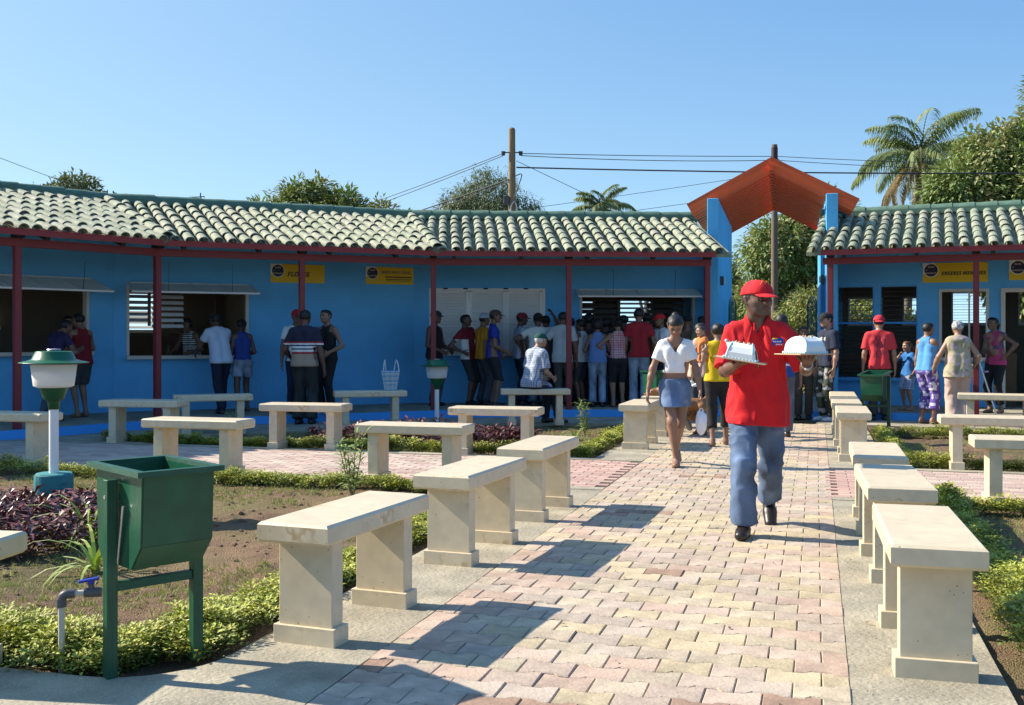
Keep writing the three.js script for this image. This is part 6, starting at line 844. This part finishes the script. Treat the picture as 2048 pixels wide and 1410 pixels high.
  { label: 'woman in bright blue vest and purple flowered cropped trousers', at: [6.50, 16.45, 0.004], yaw: 120, H: 1.60, female: true, skin: 'mid', build: 1.05, hair: { style: 'short' }, clothCell: 0.011, top: { col: [0.09, 0.30, 0.62], tank: true, sleeve: 0, hem: 0.52 }, bottom: { fn: blotch([[0.10, 0.06, 0.30], [0.60, 0.60, 0.68], [0.34, 0.30, 0.55]], 22, 0.66), len: 0.80, off: 0.018, wide: 0.066 }, sandals: [0.2, 0.13, 0.09], hands: [[0.02, 1.22, 0.24, 0.7], null], group: R_ },
  { label: 'stout woman in head scarf, patterned sleeveless blouse and beige trousers', at: [6.84, 16.1, 0.004], yaw: 168, H: 1.62, female: true, skin: 'tan', build: 1.14, cap: { scarf: true, fn: blotch([[0.30, 0.31, 0.31], [0.52, 0.52, 0.52], [0.14, 0.18, 0.18]], 40, 0.6) }, clothCell: 0.011, top: { name: 'blouse', fn: blotch([[0.42, 0.36, 0.24], [0.52, 0.40, 0.38], [0.30, 0.27, 0.17]], 20, 0.62), hem: 0.46, off: 0.028, sleeve: 0, tank: false, flare: 0.02 }, bottom: { col: [0.52, 0.38, 0.32], off: 0.024, wide: 0.075, fold: 0.012 }, sandals: [0.25, 0.16, 0.12], hands: [[-0.26, 0.92, 0.12], [0.34, 0.86, 0.10, 0.9]], group: R_ },
  { label: 'woman in pink and floral top leaning on the wall, hand on hip', at: [7.90, 17.15, F0], yaw: -60, H: 1.58, female: true, skin: 'brown', roll: 0.05, hair: { style: 'pony' }, clothCell: 0.012, top: { fn: (x, y, z) => (y < 0.95 ? [0.55, 0.05, 0.16] : blotch([[0.36, 0.18, 0.12], [0.42, 0.06, 0.14], [0.12, 0.08, 0.14]], 14, 0.58)(x, y, z)), sleeve: 0.2 }, bottom: { col: C.black, len: 0.9 }, sandals: C.black, hands: [[0.05, 0.98, 0.24], [0.20, 0.94, 0.02]], elbows: [[-0.6, -0.6, -0.2], [1, 0, -0.3]], group: R_ },
];
for (const c of crowd) person({ ...far, ...c });
{ // forearm crutch
  const o = thing('forearm_crutch', 'white forearm crutch leaning down right from the woman in the head scarf', 'crutch', 7.3, 0, -16.05), w = mat(0.72, 0.70, 0.64, 0.4);
  part(o, 'shaft', bar(V(0.14, 0.01, 0.05), V(-0.14, 0.98, -0.04), 0.012), w); part(o, 'cuff', new THREE.CylinderGeometry(0.05, 0.045, 0.12, 12, 1, true, 0, 4.6).rotateZ(0.28).translate(-0.155, 1.04, -0.045), mat(0.55, 0.55, 0.5, 0.5, { side: THREE.DoubleSide })); part(o, 'hand_grip', bar(V(-0.09, 0.83, -0.03), V(-0.07, 0.84, 0.09), 0.015), mat(0.4, 0.3, 0.5, 0.6)); part(o, 'tip', new THREE.CylinderGeometry(0.016, 0.02, 0.04, 10).translate(0.14, 0.02, 0.05), M.dark);
}
{ // brown dog beside the path
  const o = thing('dog', 'short haired brown dog standing behind the woman in white, tail raised', 'dog', 2.42, 0.004, -14.6, 8 * D2R), c = [0.24, 0.105, 0.035], L = [];
  // body along local x: head at -x, tail at +x
  L.push(cap([-0.24, 0.40, 0], [-0.05, 0.40, 0], 0.105, 0.10), cap([-0.05, 0.41, 0], [0.20, 0.43, 0], 0.088, 0.085), cap([-0.26, 0.46, 0], [-0.40, 0.58, 0], 0.072, 0.058), cap([-0.41, 0.60, 0], [-0.47, 0.60, 0], 0.066, 0.05), cap([-0.47, 0.585, 0], [-0.58, 0.565, 0], 0.038, 0.026), cap([0.24, 0.46, 0], [0.34, 0.60, 0], 0.020, 0.014), cap([0.34, 0.60, 0], [0.36, 0.72, 0], 0.014, 0.008));
  for (const z of [-0.07, 0.07]) { L.push(cap([-0.24, 0.36, z], [-0.22, 0.19, z], 0.05, 0.028), cap([-0.22, 0.19, z], [-0.235, 0.03, z], 0.026, 0.02), cap([-0.235, 0.025, z], [-0.275, 0.02, z], 0.024, 0.02)); const k = z > 0 ? 0.03 : -0.05; L.push(cap([0.20, 0.39, z], [0.13 + k, 0.25, z], 0.072, 0.042), cap([0.13 + k, 0.25, z], [0.25 + k, 0.16, z], 0.036, 0.022), cap([0.25 + k, 0.16, z], [0.225 + k, 0.03, z], 0.022, 0.018), cap([0.225 + k, 0.025, z], [0.19 + k, 0.02, z], 0.023, 0.019), cap([-0.395, 0.645, z * 0.75], [-0.375, 0.60, z * 1.25], 0.022, 0.014)); }
  const [lo, hi] = bounds(L, 0.03); part(o, 'body', netMesh(capsField(L, 0.03), lo, hi, 0.010, solid(c, 0.25)), skinMat); part(o, 'nose', new THREE.SphereGeometry(0.014, 8, 6).translate(-0.603, 0.572, 0), M.dark); for (const z of [-0.035, 0.035]) part(o, 'eye', new THREE.SphereGeometry(0.009, 8, 6).translate(-0.505, 0.615, z), M.dark);
}
renderer.render(scene, camera);
